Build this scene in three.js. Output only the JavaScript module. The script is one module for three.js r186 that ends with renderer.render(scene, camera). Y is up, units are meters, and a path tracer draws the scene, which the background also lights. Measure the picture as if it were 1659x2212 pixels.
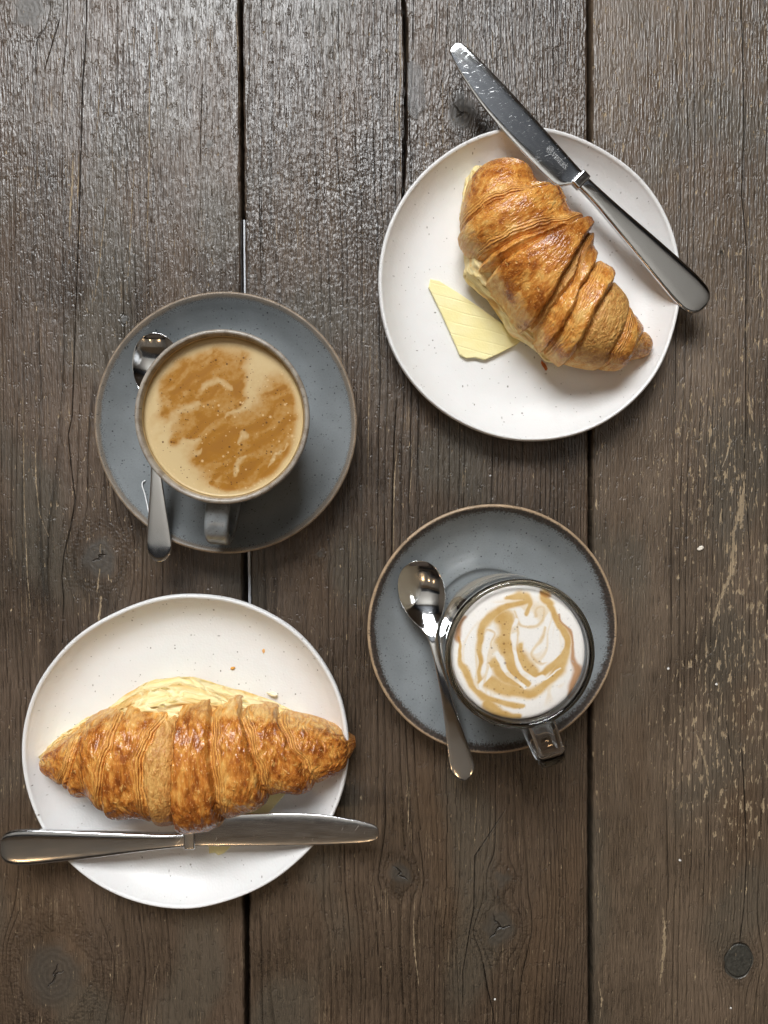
import * as THREE from 'three';
import { RectAreaLightUniformsLib } from 'three/addons/lights/RectAreaLightUniformsLib.js';
import { mergeGeometries, mergeVertices } from 'three/addons/utils/BufferGeometryUtils.js';
import { RoundedBoxGeometry } from 'three/addons/geometries/RoundedBoxGeometry.js';

// ------------------------------------------------------------------ camera, light, exposure
const T = 0.75;                       // height of the table top
const CAM_H = 0.453;                  // camera above the table top
const scene = new THREE.Scene();
const camera = new THREE.PerspectiveCamera(67, 0.75, 0.02, 30);
camera.up.set(0, 0, -1);
camera.position.set(-0.0148, T + CAM_H, -0.0165);
camera.lookAt(0, T, 0);
camera.updateMatrixWorld(true);
scene.background = new THREE.Color(0.004, 0.004, 0.005);

const renderer = new THREE.WebGLRenderer({ antialias: true });
renderer.toneMapping = THREE.LinearToneMapping;
renderer.toneMappingExposure = 0.94;
renderer.shadowMap.enabled = true;
RectAreaLightUniformsLib.init();

// daylight through one tall window beyond the far edge of the table (top of the picture)
const WIN = { x: -0.29, y: T + 1.47, z: -1.12, w: 0.95, h: 1.0, glow: 12.2 };
const daylight = new THREE.RectAreaLight(new THREE.Color(0.975, 0.99, 1.0), WIN.glow, WIN.w, WIN.h);
daylight.position.set(WIN.x, WIN.y, WIN.z + 0.012);
daylight.lookAt(WIN.x, WIN.y, 5);
scene.add(daylight);

// ------------------------------------------------------------------ numbers and noise
const { sin, cos, PI, abs, min, max, floor, sqrt, exp, hypot, pow, atan2 } = Math;
const clamp = (x, a = 0, b = 1) => (x < a ? a : x > b ? b : x);
const lerp = (a, b, t) => a + (b - a) * t;
const sst = (a, b, x) => { const t = clamp((x - a) / (b - a)); return t * t * (3 - 2 * t); };
function rng(seed) { let s = seed >>> 0; return () => { s = (s + 0x6d2b79f5) >>> 0; let t = Math.imul(s ^ (s >>> 15), 1 | s); t = (t + Math.imul(t ^ (t >>> 7), 61 | t)) ^ t; return ((t ^ (t >>> 14)) >>> 0) / 4294967296; }; }
const PERM = new Uint8Array(512), GX = new Float32Array(256), GY = new Float32Array(256), RND = new Float32Array(256);
{ const r = rng(7); const p = [...Array(256).keys()]; for (let i = 255; i > 0; i--) { const j = floor(r() * (i + 1)); [p[i], p[j]] = [p[j], p[i]]; } for (let i = 0; i < 512; i++) PERM[i] = p[i & 255]; for (let i = 0; i < 256; i++) { const a = r() * PI * 2; GX[i] = cos(a); GY[i] = sin(a); RND[i] = r(); } }
function noise(x, y) {                 // gradient noise, about -1..1
  const X = floor(x), Y = floor(y), fx = x - X, fy = y - Y, i = X & 255, j = Y & 255;
  const u = fx * fx * fx * (fx * (fx * 6 - 15) + 10), v = fy * fy * fy * (fy * (fy * 6 - 15) + 10);
  const a = PERM[PERM[i] + j], b = PERM[PERM[(i + 1) & 255] + j], c = PERM[PERM[i] + ((j + 1) & 255)], d = PERM[PERM[(i + 1) & 255] + ((j + 1) & 255)];
  const n00 = GX[a] * fx + GY[a] * fy, n10 = GX[b] * (fx - 1) + GY[b] * fy, n01 = GX[c] * fx + GY[c] * (fy - 1), n11 = GX[d] * (fx - 1) + GY[d] * (fy - 1);
  return 1.45 * (n00 + u * (n10 - n00) + v * (n01 + u * (n11 - n01) - n00 - u * (n10 - n00)));
}
function fbm(x, y, o = 4) { let s = 0, a = 0.5; for (let k = 0; k < o; k++) { s += a * noise(x, y); x = x * 2.03 + 17.3; y = y * 2.03 + 5.1; a *= 0.5; } return s; }
const rnd1 = (k, m = 0) => RND[PERM[(PERM[k & 255] + m) & 255]];
function worley(x, y) {                // distances to the two nearest points
  const X = floor(x), Y = floor(y); let d1 = 9, d2 = 9;
  for (let j = -1; j < 2; j++) for (let i = -1; i < 2; i++) {
    const h = PERM[PERM[(X + i) & 255] + ((Y + j) & 255)], dx = X + i + RND[h] - x, dy = Y + j + RND[(h * 7 + 31) & 255] - y, d = dx * dx + dy * dy;
    if (d < d1) { d2 = d1; d1 = d; } else if (d < d2) d2 = d;
  }
  return [sqrt(d1), sqrt(d2)];
}
const toS = (c) => (c <= 0.0031308 ? 12.92 * c : 1.055 * pow(c, 1 / 2.4) - 0.055);
const toL = (c) => (c <= 0.04045 ? c / 12.92 : pow((c + 0.055) / 1.055, 2.4));
const SRGB = new Uint8Array(4097); for (let i = 0; i <= 4096; i++) SRGB[i] = Math.round(255 * toS(i / 4096));
const L = (r, g, b) => [toL(r / 255), toL(g / 255), toL(b / 255)];   // an sRGB triple as linear colour
const mix3 = (a, b, t) => { t = clamp(t); return [a[0] + (b[0] - a[0]) * t, a[1] + (b[1] - a[1]) * t, a[2] + (b[2] - a[2]) * t]; };
const mul3 = (a, k) => [a[0] * k, a[1] * k, a[2] * k];
// f(u, v) returns { c: linear colour, h: height 0..1, r: roughness }; gives a colour map and one map that holds height (red) and roughness (green)
function paint(w, h, f) {
  const col = new Uint8Array(w * h * 4), aux = new Uint8Array(w * h * 4);
  for (let j = 0, k = 0; j < h; j++) for (let i = 0; i < w; i++, k += 4) {
    const o = f((i + 0.5) / w, (j + 0.5) / h);
    for (let n = 0; n < 3; n++) col[k + n] = SRGB[(clamp(o.c[n]) * 4096) | 0];
    aux[k] = clamp(o.h) * 255; aux[k + 1] = clamp(o.r) * 255; aux[k + 2] = 0; col[k + 3] = aux[k + 3] = 255;
  }
  const make = (d, srgb) => { const t = new THREE.DataTexture(d, w, h, THREE.RGBAFormat); t.magFilter = THREE.LinearFilter; t.minFilter = THREE.LinearFilter; t.wrapS = t.wrapT = THREE.ClampToEdgeWrapping; if (srgb) t.colorSpace = THREE.SRGBColorSpace; t.needsUpdate = true; return t; };
  return { map: make(col, true), aux: make(aux, false) };
}
function painted(tex, bump, extra = {}) {
  return new THREE.MeshPhysicalMaterial({ map: tex.map, bumpMap: bump ? tex.aux : null, bumpScale: bump, roughnessMap: tex.aux, roughness: 1, metalness: 0, ...extra });
}

// ------------------------------------------------------------------ picture coordinates to places on a level plane h above the table
const TANV = Math.tan((67 / 2) * PI / 180);
function D(px, py, h = 0) {
  const d = new THREE.Vector3((px - 829.5) / 829.5 * TANV * 0.75, -(py - 1106) / 1106 * TANV, -1).transformDirection(camera.matrixWorld);
  const t = (T + h - camera.position.y) / d.y;
  return camera.position.clone().addScaledVector(d, t);
}
const near = (px, py, h) => D(px + 1, py, h).distanceTo(D(px, py, h));   // metres per picture unit there

// ------------------------------------------------------------------ things and parts
const taken = {};
function numbered(n) { const k = taken[n] = (taken[n] ?? -1) + 1; return k ? `${n}_${String(k).padStart(3, '0')}` : n; }
function thing(name, label, category, pos = [0, 0, 0], group) {
  const g = new THREE.Group(); g.name = numbered(name); g.position.set(...pos); scene.add(g);
  g.userData = { label, category }; if (group) g.userData.group = group;
  return g;
}
function part(name, geo, mat, parent, label) {
  const m = new THREE.Mesh(geo, mat); m.name = name; m.castShadow = m.receiveShadow = true; parent.add(m);
  if (label) m.userData.label = label;
  return m;
}
function struct(name, geo, mat) { const m = new THREE.Mesh(geo, mat); m.name = name; m.receiveShadow = m.castShadow = true; m.userData.kind = 'structure'; scene.add(m); return m; }
const std = (c, rough = 0.6, extra = {}) => new THREE.MeshPhysicalMaterial({ color: new THREE.Color().setRGB(...c), roughness: rough, ...extra });
const box = (w, h, d, x, y, z) => new THREE.BoxGeometry(w, h, d).translate(x, y, z);

// ------------------------------------------------------------------ the room that the metal and the glaze mirror
const HC = T + 2.25, X0 = -2.3, X1 = 2.3, Z0 = -1.2, Z1 = 3.0;
{
  const plaster = std([0.40, 0.38, 0.345], 0.9), brown = std([0.17, 0.13, 0.10], 0.8), dark = std([0.018, 0.020, 0.024], 0.7);
  struct('floor', box(X1 - X0 + 0.4, 0.1, Z1 - Z0 + 0.4, 0, -0.05, (Z0 + Z1) / 2), brown);
  struct('ceiling', box(X1 - X0 + 0.4, 0.1, Z1 - Z0 + 0.4, 0, HC + 0.05, (Z0 + Z1) / 2), plaster);
  const wall = std([0.19, 0.155, 0.12], 0.9);
  struct('wall_left', box(0.2, HC, Z1 - Z0, X0 - 0.1, HC / 2, (Z0 + Z1) / 2), wall);
  struct('wall_right', box(0.2, HC, Z1 - Z0, X1 + 0.1, HC / 2, (Z0 + Z1) / 2), wall);
  struct('wall_back', box(X1 - X0 + 0.4, HC, 0.2, 0, HC / 2, Z1 + 0.1), brown);
  const l = WIN.x - WIN.w / 2 - 0.03, r = WIN.x + WIN.w / 2 + 0.03, b = WIN.y - WIN.h / 2 - 0.03, t = WIN.y + WIN.h / 2 + 0.03, zc = Z0 - 0.02;
  struct('wall_front', mergeGeometries([box(l - X0, HC, 0.2, (l + X0) / 2, HC / 2, zc), box(X1 - r, HC, 0.2, (r + X1) / 2, HC / 2, zc), box(r - l, b, 0.2, (l + r) / 2, b / 2, zc), box(r - l, HC - t, 0.2, (l + r) / 2, (HC + t) / 2, zc)]), wall);
  const win = new THREE.Group(); win.name = 'window'; win.userData.kind = 'structure'; scene.add(win);
  part('pane', box(WIN.w, WIN.h, 0.01, WIN.x, WIN.y, WIN.z), new THREE.MeshStandardMaterial({ color: 0x000000, emissive: new THREE.Color(0.975, 0.99, 1), emissiveIntensity: WIN.glow, roughness: 1 }), win);
  part('frame', mergeGeometries([box(0.03, WIN.h + 0.06, 0.06, l + 0.015, WIN.y, WIN.z), box(0.03, WIN.h + 0.06, 0.06, r - 0.015, WIN.y, WIN.z), box(WIN.w, 0.03, 0.06, WIN.x, b + 0.015, WIN.z), box(WIN.w, 0.03, 0.06, WIN.x, t - 0.015, WIN.z)]), std([0.6, 0.58, 0.55], 0.5), win);
  // added dark bars below the ceiling, unseen, for dark reflections in the steel
  const addedBars = new THREE.Group(); addedBars.name = 'added_dark_bars'; addedBars.userData.kind = 'structure'; scene.add(addedBars);
  for (const [z, w] of [[-0.84, 0.34], [0.52, 0.22], [1.95, 0.2], [2.5, 0.2]]) part('added_dark_bar', box(X1 - X0, 0.14, w, 0, HC - 0.07, z), dark, addedBars);
  // a row of small warm bulbs
  const bulb = new THREE.MeshStandardMaterial({ color: 0x221100, emissive: new THREE.Color(1, 0.62, 0.3), emissiveIntensity: 24 });
  for (let k = 0; k < 4; k++) {
    const x = -0.75 + k * 0.42, y = T + 1.25, z = 0.85;
    const g = new THREE.Group(); g.name = numbered('pendant_lamp'); g.userData.kind = 'structure'; g.position.set(x, y, z); scene.add(g);
    part('bulb', new THREE.SphereGeometry(0.022, 16, 12), bulb, g);
    part('cord', new THREE.CylinderGeometry(0.004, 0.004, 0.97, 8).translate(0, 0.507, 0), dark, g);
    const p = new THREE.PointLight(new THREE.Color(1, 0.66, 0.36), 0.07); p.position.set(x, y, z); p.castShadow = true; scene.add(p);
  }
}

// ------------------------------------------------------------------ table of old planks
const ZA = -0.42, ZB = 0.42;
function polyDist(pts) {                // distance (mm) to a polyline whose points run down the board; along gives 0..1
  const P = pts.map(([x, y, w]) => { const p = D(x, y, 0); return [p.x * 1000, p.z * 1000, w ?? 1]; });
  const lo = P.reduce((a, p) => min(a, p[1]), 1e9) - 4, hi = P.reduce((a, p) => max(a, p[1]), -1e9) + 4, xl = P.reduce((a, p) => min(a, p[0]), 1e9) - 8, xh = P.reduce((a, p) => max(a, p[0]), -1e9) + 8;
  return (x, z) => {
    if (z < lo || z > hi || x < xl || x > xh) return [99, 1];
    let best = 99, w = 1;
    for (let i = 0; i + 1 < P.length; i++) {
      const [ax, az, aw] = P[i], [bx, bz, bw] = P[i + 1], dx = bx - ax, dz = bz - az, t = clamp(((x - ax) * dx + (z - az) * dz) / (dx * dx + dz * dz)), d = hypot(x - ax - t * dx, z - az - t * dz);
      if (d < best) { best = d; w = lerp(aw, bw, t); }
    }
    return [best, w];
  };
}
const mm = (px, py) => { const p = D(px, py, 0); return [p.x * 1000, p.z * 1000]; };
const knotAt = (px, py, r, o = {}) => { const [x, z] = mm(px, py); return { x, z, r: r * 0.27, k: 1, ...o }; };
const BOARDS = [
  { name: 'left', l: [[-110, 0], [-100, 2212]], r: [[516, 0], [519.3, 354], [521.5, 628], [523, 1000], [524, 1240], [527, 2000], [528, 2212]], seed: 3, sp: 7.2, late: 0.3, cols: 200, w: 1024, ham: 0.62, tan: 0.42,
    base: [0.086, 0.059, 0.040], knots: [knotAt(214, 1206, 46, { star: 1 }), knotAt(116, 2108, 78, { star: 1 }), knotAt(64, 21, 40), knotAt(450, 307, 9), knotAt(268, 690, 8)],
    cracks: [[[187, -80], [187, 0], [184, 107, 1.3], [178, 176, 1.5], [176, 267, 1.2], [173, 373], [170, 480], [165, 613, 0.8], [156, 897], [147, 940], [153, 1005], [162, 1077], [153, 1137], [138, 1197], [133, 1245], [137, 1293], [134, 1389, 0.8]], [[128, 43, 0.5], [112, 96], [96, 149, 0.5]], [[437, 180, 0.4], [434, 260, 0.7], [432, 350, 0.3]]],
    lines: [[[323, 100, 0.5], [322, 200], [322, 330], [318, 480], [314, 560, 0.4]], [[229, 427, 0.5], [222, 500], [213, 580], [203, 650, 0.5]], [[290, 350, 0.4], [284, 450], [279, 560], [272, 650, 0.4]], [[48, 850, 0.5], [50, 960], [52, 1100], [58, 1240], [66, 1330, 0.3]], [[76, 950, 0.4], [77, 1040, 1.6], [84, 1110], [105, 1160, 0.4]], [[217, 140, 0.4], [213, 220], [207, 300, 0.3]], [[157, 330, 1.2], [155, 400, 2.6], [150, 470, 2], [149, 512, 0.4]], [[170, 330, 0.4], [168, 400, 1.4], [165, 455, 0.3]], [[510, 30, 0.6], [513, 90, 1.2], [514, 150, 0.5]], [[218, 1290, 2.2], [213, 1340, 3.4], [222, 1380, 1]], [[214, 1230, 1.6], [211, 1262, 2.2], [209, 1280, 0.5]], [[345, 2075, 0.4], [333, 2110, 0.8], [328, 2150, 0.3]]] },
  { name: 'middle', l: [[523, 0], [526.6, 354], [530, 628], [536, 1000], [540.5, 1180], [540.5, 1300], [537, 1420], [537.5, 2000], [538, 2212]], r: [[1270, 0], [1272, 1100], [1271, 1800], [1273, 2212]], seed: 11, sp: 3.9, late: 0.55, cols: 330, w: 1408, ham: 1.25, tan: 0.2,
    base: [0.078, 0.053, 0.035], knots: [knotAt(998, 243, 38, { star: 1 }), knotAt(864, 1889, 30, { star: 1 }), knotAt(1079, 2005, 44, { star: 1 }), knotAt(1085, 1900, 22), knotAt(690, 1200, 9)],
    cracks: [[[1092, 1750, 0.3], [1026, 1850, 1.1], [1024, 1960], [1012, 2030], [1000, 2100, 0.7], [1000, 2170, 0.4]], [[1044, 2080, 0.5], [1052, 2130, 1.2], [1066, 2190, 0.9], [1070, 2230, 0.5]], [[858, 860, 0.5], [852, 940, 1.1], [848, 1060, 1], [846, 1180, 0.9], [845, 1240, 0.6]], [[905, 860, 0.3], [903, 960, 0.5], [900, 1060, 0.3]], [[560, 420, 0.3], [562, 520, 0.6], [564, 620, 0.3]]],
    gaps: [[[868, -60, 1.0], [872, 0, 1.0], [876, 60, 1.3], [877, 140, 1.15], [876, 180, 0.55], [877, 240, 0.9], [874, 330, 0.9], [872, 400, 0.45], [868, 520, 0.35], [861, 780, 0.3]]],
    lines: [[[864, 30, 0.5], [866, 150], [862, 250, 1.4], [866, 380, 0.5]], [[800, 770, 0.4], [796, 900, 1.3], [795, 1030, 0.5]], [[858, 960, 0.4], [852, 1040, 1.5], [850, 1120, 1], [851, 1240, 0.4]], [[893, 940, 0.3], [888, 1030, 0.9], [884, 1090, 0.3]], [[897, 1930, 0.3], [893, 2000], [896, 2060, 2], [905, 2130, 0.5]], [[884, 1700, 0.4], [882, 1770, 1.4], [880, 1800, 0.3]], [[1030, 1700, 0.4], [1028, 1760, 1.1], [1024, 1800, 0.3]], [[956, 180, 0.4], [957, 300, 0.8], [956, 380, 0.3]], [[1012, 20, 0.3], [1010, 90, 0.7], [1008, 170, 0.3]]] },
  { name: 'right', l: [[1279, 0], [1281, 2212]], r: [[1905, 0], [1905, 2212]], seed: 23, sp: 5.6, late: 0.36, cols: 200, w: 1024, ham: 0.5, tan: 1.25,
    base: [0.122, 0.088, 0.060], knots: [knotAt(1596, 2076, 34, { plug: 1 }), knotAt(1560, 545, 7, { star: 1 }), knotAt(1760, 900, 40)],
    cracks: [[[1600, -60], [1606, 120, 1.1], [1608, 290], [1603, 420], [1613, 531, 1.2], [1612, 723], [1612, 915, 0.9], [1608, 1011, 0.5], [1622, 1200, 0.4], [1620, 1400, 0.4]], [[1570, 1560, 0.4], [1576, 1600, 0.8], [1580, 1640, 0.3]], [[1603, 1620, 0.9], [1608, 1690, 1.5], [1611, 1776, 1.4], [1613, 1860, 1], [1608, 1960, 0.6], [1600, 2025, 1.2], [1598, 2042, 0.8]], [[1530, 1720, 0.3], [1531, 1780, 0.7], [1531, 1850, 0.3]]],
    lines: [[[1502, 1580, 0.8], [1512, 1610, 3.6], [1525, 1650, 2.4], [1530, 1690, 1.6], [1533, 1710, 0.4]], [[1432, 1960, 0.6], [1436, 2010, 4], [1434, 2060, 4.5], [1428, 2110, 2.6], [1426, 2130, 0.5]], [[1641, 580, 1], [1643, 620, 3.4], [1650, 650, 1]], [[1617, 850, 2], [1622, 890, 4], [1628, 910, 1.5]], [[1640, 950, 1], [1646, 985, 3], [1650, 1000, 0.6]], [[1600, 1050, 1.4], [1598, 1100, 5], [1586, 1150, 3], [1584, 1200, 6], [1580, 1240, 7], [1566, 1270, 4], [1552, 1310, 5], [1540, 1350, 2]], [[1610, 1020, 2], [1606, 1080, 6], [1602, 1140, 3]], [[1574, 930, 0.6], [1578, 955, 3], [1570, 985, 1.6], [1560, 1010, 0.5]], [[1293, 2120, 0.5], [1300, 2160, 2.6], [1296, 2200, 1.2]], [[1290, 1890, 0.6], [1293, 1930, 1.3], [1291, 1990, 0.5]], [[1478, 880, 0.6], [1476, 900, 1.2], [1470, 930, 0.5]]] },
];
const tableGroup = thing('wooden_table', 'dark brown weathered plank table top under all the crockery', 'table', [0, 0, 0]);
const tanWood = [0.42, 0.315, 0.19], crackDark = [0.012, 0.010, 0.008];  // near-black in cracks: dirt, plus the groove shade put into the colour
function wood(B, x, z) {                // x, z in mm
  const s = B.seed * 37.7;
  let X = x, inside = 0, kd = 0, kk = null, around = 0;
  for (const k of B.knots) {
    const dx = x - k.x, dz = (z - k.z) * 0.82, d2 = dx * dx + dz * dz, wob = 1 + 0.13 * noise(atan2(dz, dx) * 1.3 + k.x, k.z), R = k.r * wob;
    if (d2 > R * R * 40) continue;
    const d = sqrt(d2);
    if (d < R) { inside = 1 - (k.plug ? sst(R * 0.95, R, d) : sst(R * 0.45, R, d + 2.6 * noise(x * 0.16, z * 0.16))); kd = d; kk = k; X -= dx * 0.96; }
    else { X -= dx * R * R / d2 * 0.96; around = max(around, 1 - sst(R, R * 2.2, d)); }
  }
  const warp = 7 * noise(x * 0.011 + s, z * 0.0028) + 2.2 * noise(x * 0.035 + s, z * 0.009 + 3) + 0.5 * noise(x * 0.2, z * 0.03 + s);
  const p = (X + warp) / (B.sp * (1 + 0.35 * noise(X * 0.02 + s, 1.7))) + s, ring = floor(p), f = p - ring, str = 0.25 + 0.75 * rnd1(ring, B.seed);
  const late = sst(0.45, 0.9, f) * (1 - sst(0.93, 1.0, f)) * str;
  const fine = noise(x * 1.9 + warp * 0.6 + s, z * 0.045), fibre = noise(x * 4.7 + s, z * 0.16), grit = noise(x * 2.6, z * 1.3 + s), patch = fbm(x * 0.018 + s, z * 0.012, 3);
  const fuzz = noise(x * 1.1 + s, z * 0.22) ;
  let c = mul3(B.base, max(0.2, 0.92 + 0.75 * patch + 0.42 * fine + 0.32 * fibre + 0.18 * grit));
  c = mix3(c, [0.098, 0.060, 0.034], 0.5 * sst(0.0, 0.6, noise(x * 0.03 + s, z * 0.007 + 9)));
  c = mix3(c, [0.085, 0.074, 0.056], 0.6 * sst(0.05, 0.55, noise(x * 0.022 - s, z * 0.015 + 4)));
  c = mul3(c, 1 - B.late * late);
  // pores: short dark dashes, and pale hairs where the stain has worn through
  const pore = sst(0.42, 0.72, noise(x * 2.7 + warp + s, z * 0.085) + 0.25 * grit), hair = sst(0.52, 0.74, noise(x * 1.55 + warp * 0.8 - s, z * 0.028 + 40) + 0.3 * noise(x * 3.1, z * 0.4)) * sst(-0.1, 0.5, noise(x * 0.05, z * 0.02 + s) + 0.2);
  c = mix3(mul3(c, 1 - 0.5 * pore), [0.27, 0.20, 0.125], hair * 0.7);
  const chip = sst(0.60, 0.66, noise(x * 0.30 + s, z * 0.17 + 11) + 0.55 * noise(x * 1.15, z * 0.7 + s) + 0.2 * noise(x * 3, z * 2));
  // thin open grain lines beside some rings
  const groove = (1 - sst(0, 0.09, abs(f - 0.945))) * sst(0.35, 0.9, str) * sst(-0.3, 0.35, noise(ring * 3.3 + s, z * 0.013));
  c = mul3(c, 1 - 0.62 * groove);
  const ham = B.ham * (0.55 * noise(x * 0.36 + s, z * 0.24) + 0.45 * noise(x * 0.8 + s, z * 0.5) + 0.18 * noise(x * 1.6, z * 1.1 + s)) * (0.3 + 0.7 * sst(80, -220, z)) * (0.55 + 0.75 * sst(-0.5, 0.5, noise(x * 0.02 + s, z * 0.009 - 5)));
  let h = 0.55 - 0.09 * chip - 0.07 * pore - 0.05 * hair + 0.06 * late - 0.16 * groove + 0.055 * fine + 0.05 * fuzz + 0.02 * grit + 0.088 * ham + 0.05 * patch;
  let r = 0.375 + 0.16 * patch + 0.07 * fibre + 0.06 * grit - 0.05 * late;
  if (around > 0) { const u = noise(x * 0.6 + 9, z * 0.6); c = mul3(c, 1 - 0.16 * around); h += 0.09 * around * u; }
  if (inside > 0) {
    const rg = 0.5 + 0.5 * sin(kd * 2.1 + 2 * noise(x * 0.2, z * 0.2)), a = atan2(z - kk.z, x - kk.x);
    let kc = mix3([0.062, 0.054, 0.042], [0.034, 0.031, 0.026], rg * 0.6 + 0.3 * fbm(x * 0.25, z * 0.25, 3) + 0.2);
    let kh = 0.56 + 0.03 * rg + 0.06 * fbm(x * 0.4, z * 0.4, 3);
    if (kk.plug) { kc = mul3(mix3([0.050, 0.050, 0.042], [0.02, 0.021, 0.018], 0.5 + fbm(x * 0.35, z * 0.35, 3)), 1); kh = 0.5 + 0.1 * fbm(x * 0.5, z * 0.5, 3); const e = kk.r - kd; if (e < 1.1) kh = 0.25; }
    if (kk.star) {
      for (let q = 0; q < 3; q++) { const aa = rnd1(q, floor(kk.x) & 63) * 1.5 + q * 2.1 - 2.6, off = abs(sin(a - aa) * kd + 1.3 * noise(kd * 0.28 + q * 9, kk.x) + 0.3 * noise(kd * 1.1, q)), len = kk.r * (0.25 + 0.5 * rnd1(q + 5, floor(kk.z) & 63)), wd = 0.5 * (1 - kd / len) + 0.12; if (cos(a - aa) > 0 && kd < len && off < wd) { const g = 1 - sst(0.4 * wd, wd, off); kc = mix3(kc, crackDark, g * 0.8); kh -= 0.35 * g; } }
    }
    c = mix3(c, kc, inside * (kk.plug ? 0.95 : 0.72)); h = lerp(h, kh, inside); r = lerp(r, 0.5, inside);
  }
  // bare wood where the stain is rubbed or chipped off
  const T1 = B.tan, big = noise(x * 0.016 + s, z * 0.006 - 2), fl = noise(x * 0.52 + s, z * 0.115) + 0.55 * noise(x * 1.3, z * 0.34 + s) + 0.25 * noise(x * 3, z * 1.2);
  const thr = lerp(0.98, 0.40, clamp(T1 * (0.62 + 0.9 * big) * (0.35 + 0.65 * sst(-190, -30, z)) * (1 - 0.75 * sst(150, 250, z))));
  let bare = sst(thr, thr + 0.10, fl);
  const rag = 0.55 + 0.6 * noise(x * 0.9, z * 0.35 + s) + 0.35 * noise(x * 2.3, z * 0.9);
  for (const q of B.lineF) { const [d, w] = q(x, z); if (d < 6) bare = max(bare, 0.85 * (1 - sst(0.75, 1.0, d / (0.44 * w * max(0.02, rag))))); }
  if (bare > 0.01) { c = mix3(c, mul3(tanWood, 0.8 + 0.35 * fine + 0.25 * fibre), bare * 0.9); h -= 0.10 * bare; r = lerp(r, 0.75, bare); }
  for (const q of B.crackF) { const [d, w] = q(x, z); if (d < 3) { const jag = 0.62 + 0.5 * noise(x * 0.5 + 3, z * 0.35), g = 1 - sst(0.12, 0.42, d / max(0.2, w * jag)); if (g > 0) { c = mix3(c, crackDark, g * 0.9); h -= 0.4 * g; } else { h += 0.05 * (1 - sst(0.4, 1.6, d)); } } }
  return { c, h, r };
}
const planks = [];
for (const B of BOARDS) {
  B.lineF = B.lines.map(polyDist); B.crackF = B.cracks.map(polyDist); B.gapF = (B.gaps ?? []).map(polyDist);
  const edge = (list) => { const P = list.map((a) => D(...a, 0)); return (z) => { let i = 1; while (i < P.length - 1 && P[i].z < z) i++; const p = P[i - 1], q = P[i]; return lerp(p.x, q.x, clamp((z - p.z) / (q.z - p.z), i === 1 ? -1 : 0, i === P.length - 1 ? 2 : 1)); }; };
  const le = edge(B.l), re = edge(B.r), xa = min(le(ZA), le(ZB)) - 0.001, xb = max(re(ZA), re(ZB)) + 0.001;
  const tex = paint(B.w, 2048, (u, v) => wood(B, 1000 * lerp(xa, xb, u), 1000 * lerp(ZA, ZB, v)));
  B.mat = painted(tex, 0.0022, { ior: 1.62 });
  const nx = B.cols, nz = 520, pos = [], uv = [], idx = [];
  const TH = 0.034;
  for (let j = 0; j <= nz; j++) {
    const z = lerp(ZA, ZB, j / nz), l = le(z) + 0.0004 * noise(z * 70, B.seed) + 0.0003 * noise(z * 300, B.seed + 4), r = re(z) + 0.0004 * noise(z * 70, B.seed + 9) + 0.0003 * noise(z * 300, B.seed + 14);
    for (let i = -2; i <= nx + 2; i++) {
      const x = lerp(l, r, clamp(i / nx));
      let y = -0.0004 + 0.0006 * fbm(x * 22 + B.seed, z * 9, 3);
      const e = min(x - l, r - x) * 1000, er = 1.3 + 0.7 * noise(z * 55, B.seed + 2 + (x - l < r - x ? 0 : 7));
      if (e < er) y -= 0.0016 * pow(1 - e / er, 2);
      for (const q of B.gapF) { const [d, w] = q(x * 1000, z * 1000); const g = 1 - sst(0.35 * w, 0.78 * w + 0.25, d); y -= 0.014 * g; }
      if (i === -1 || i === nx + 1) y = -0.006; if (i === -2 || i === nx + 2) y = -TH;
      pos.push(x, T + y, z); uv.push((x - xa) / (xb - xa), (z - ZA) / (ZB - ZA));
    }
  }
  const row = nx + 5;
  for (let j = 0; j < nz; j++) for (let i = 0; i < row - 1; i++) { const a = j * row + i; idx.push(a, a + row, a + 1, a + 1, a + row, a + row + 1); }
  const g = new THREE.BufferGeometry(); g.setAttribute('position', new THREE.Float32BufferAttribute(pos, 3)); g.setAttribute('uv', new THREE.Float32BufferAttribute(uv, 2)); g.setIndex(idx); g.computeVertexNormals();
  const under = box(re(0) - le(0), 0.002, ZB - ZA, (re(0) + le(0)) / 2, T - TH - 0.0015, 0);
  planks.push(part('plank', g, B.mat, tableGroup));
  planks.push(part('underside', under, std([0.05, 0.04, 0.03], 0.8), tableGroup));
}
{
  const woodPlain = std([0.06, 0.045, 0.034], 0.6);
  for (const z of [-0.3, 0.3]) part('rail', box(0.52, 0.05, 0.06, 0.02, T - 0.063, z), woodPlain, tableGroup);
  for (const x of [-0.2, 0.24]) for (const z of [-0.3, 0.3]) part('leg', new RoundedBoxGeometry(0.06, T - 0.088, 0.06, 2, 0.004).translate(x, (T - 0.088) / 2, z), woodPlain, tableGroup);
  // white slivers stuck in the gap between the left and the middle plank
  const white = std([0.62, 0.64, 0.67], 0.6);
  for (const [x, y0, y1, w] of [[526.4, 470, 682, 4.4], [536.6, 1180, 1310, 6]]) {
    const a = D(x - 0.8, y0 * 1, 0), b = D(x + 1.2, y1, 0), s = near(x, y0, 0) * w, len = b.z - a.z;
    const g = new RoundedBoxGeometry(s, 0.006, len, 2, 0.0006); const m = part('gap_sliver', g, white, tableGroup, 'white sliver stuck in the gap between the planks');
    m.position.set((a.x + b.x) / 2, T - 0.0062, (a.z + b.z) / 2); m.rotation.y = atan2(b.x - a.x, len);
  }
}

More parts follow.
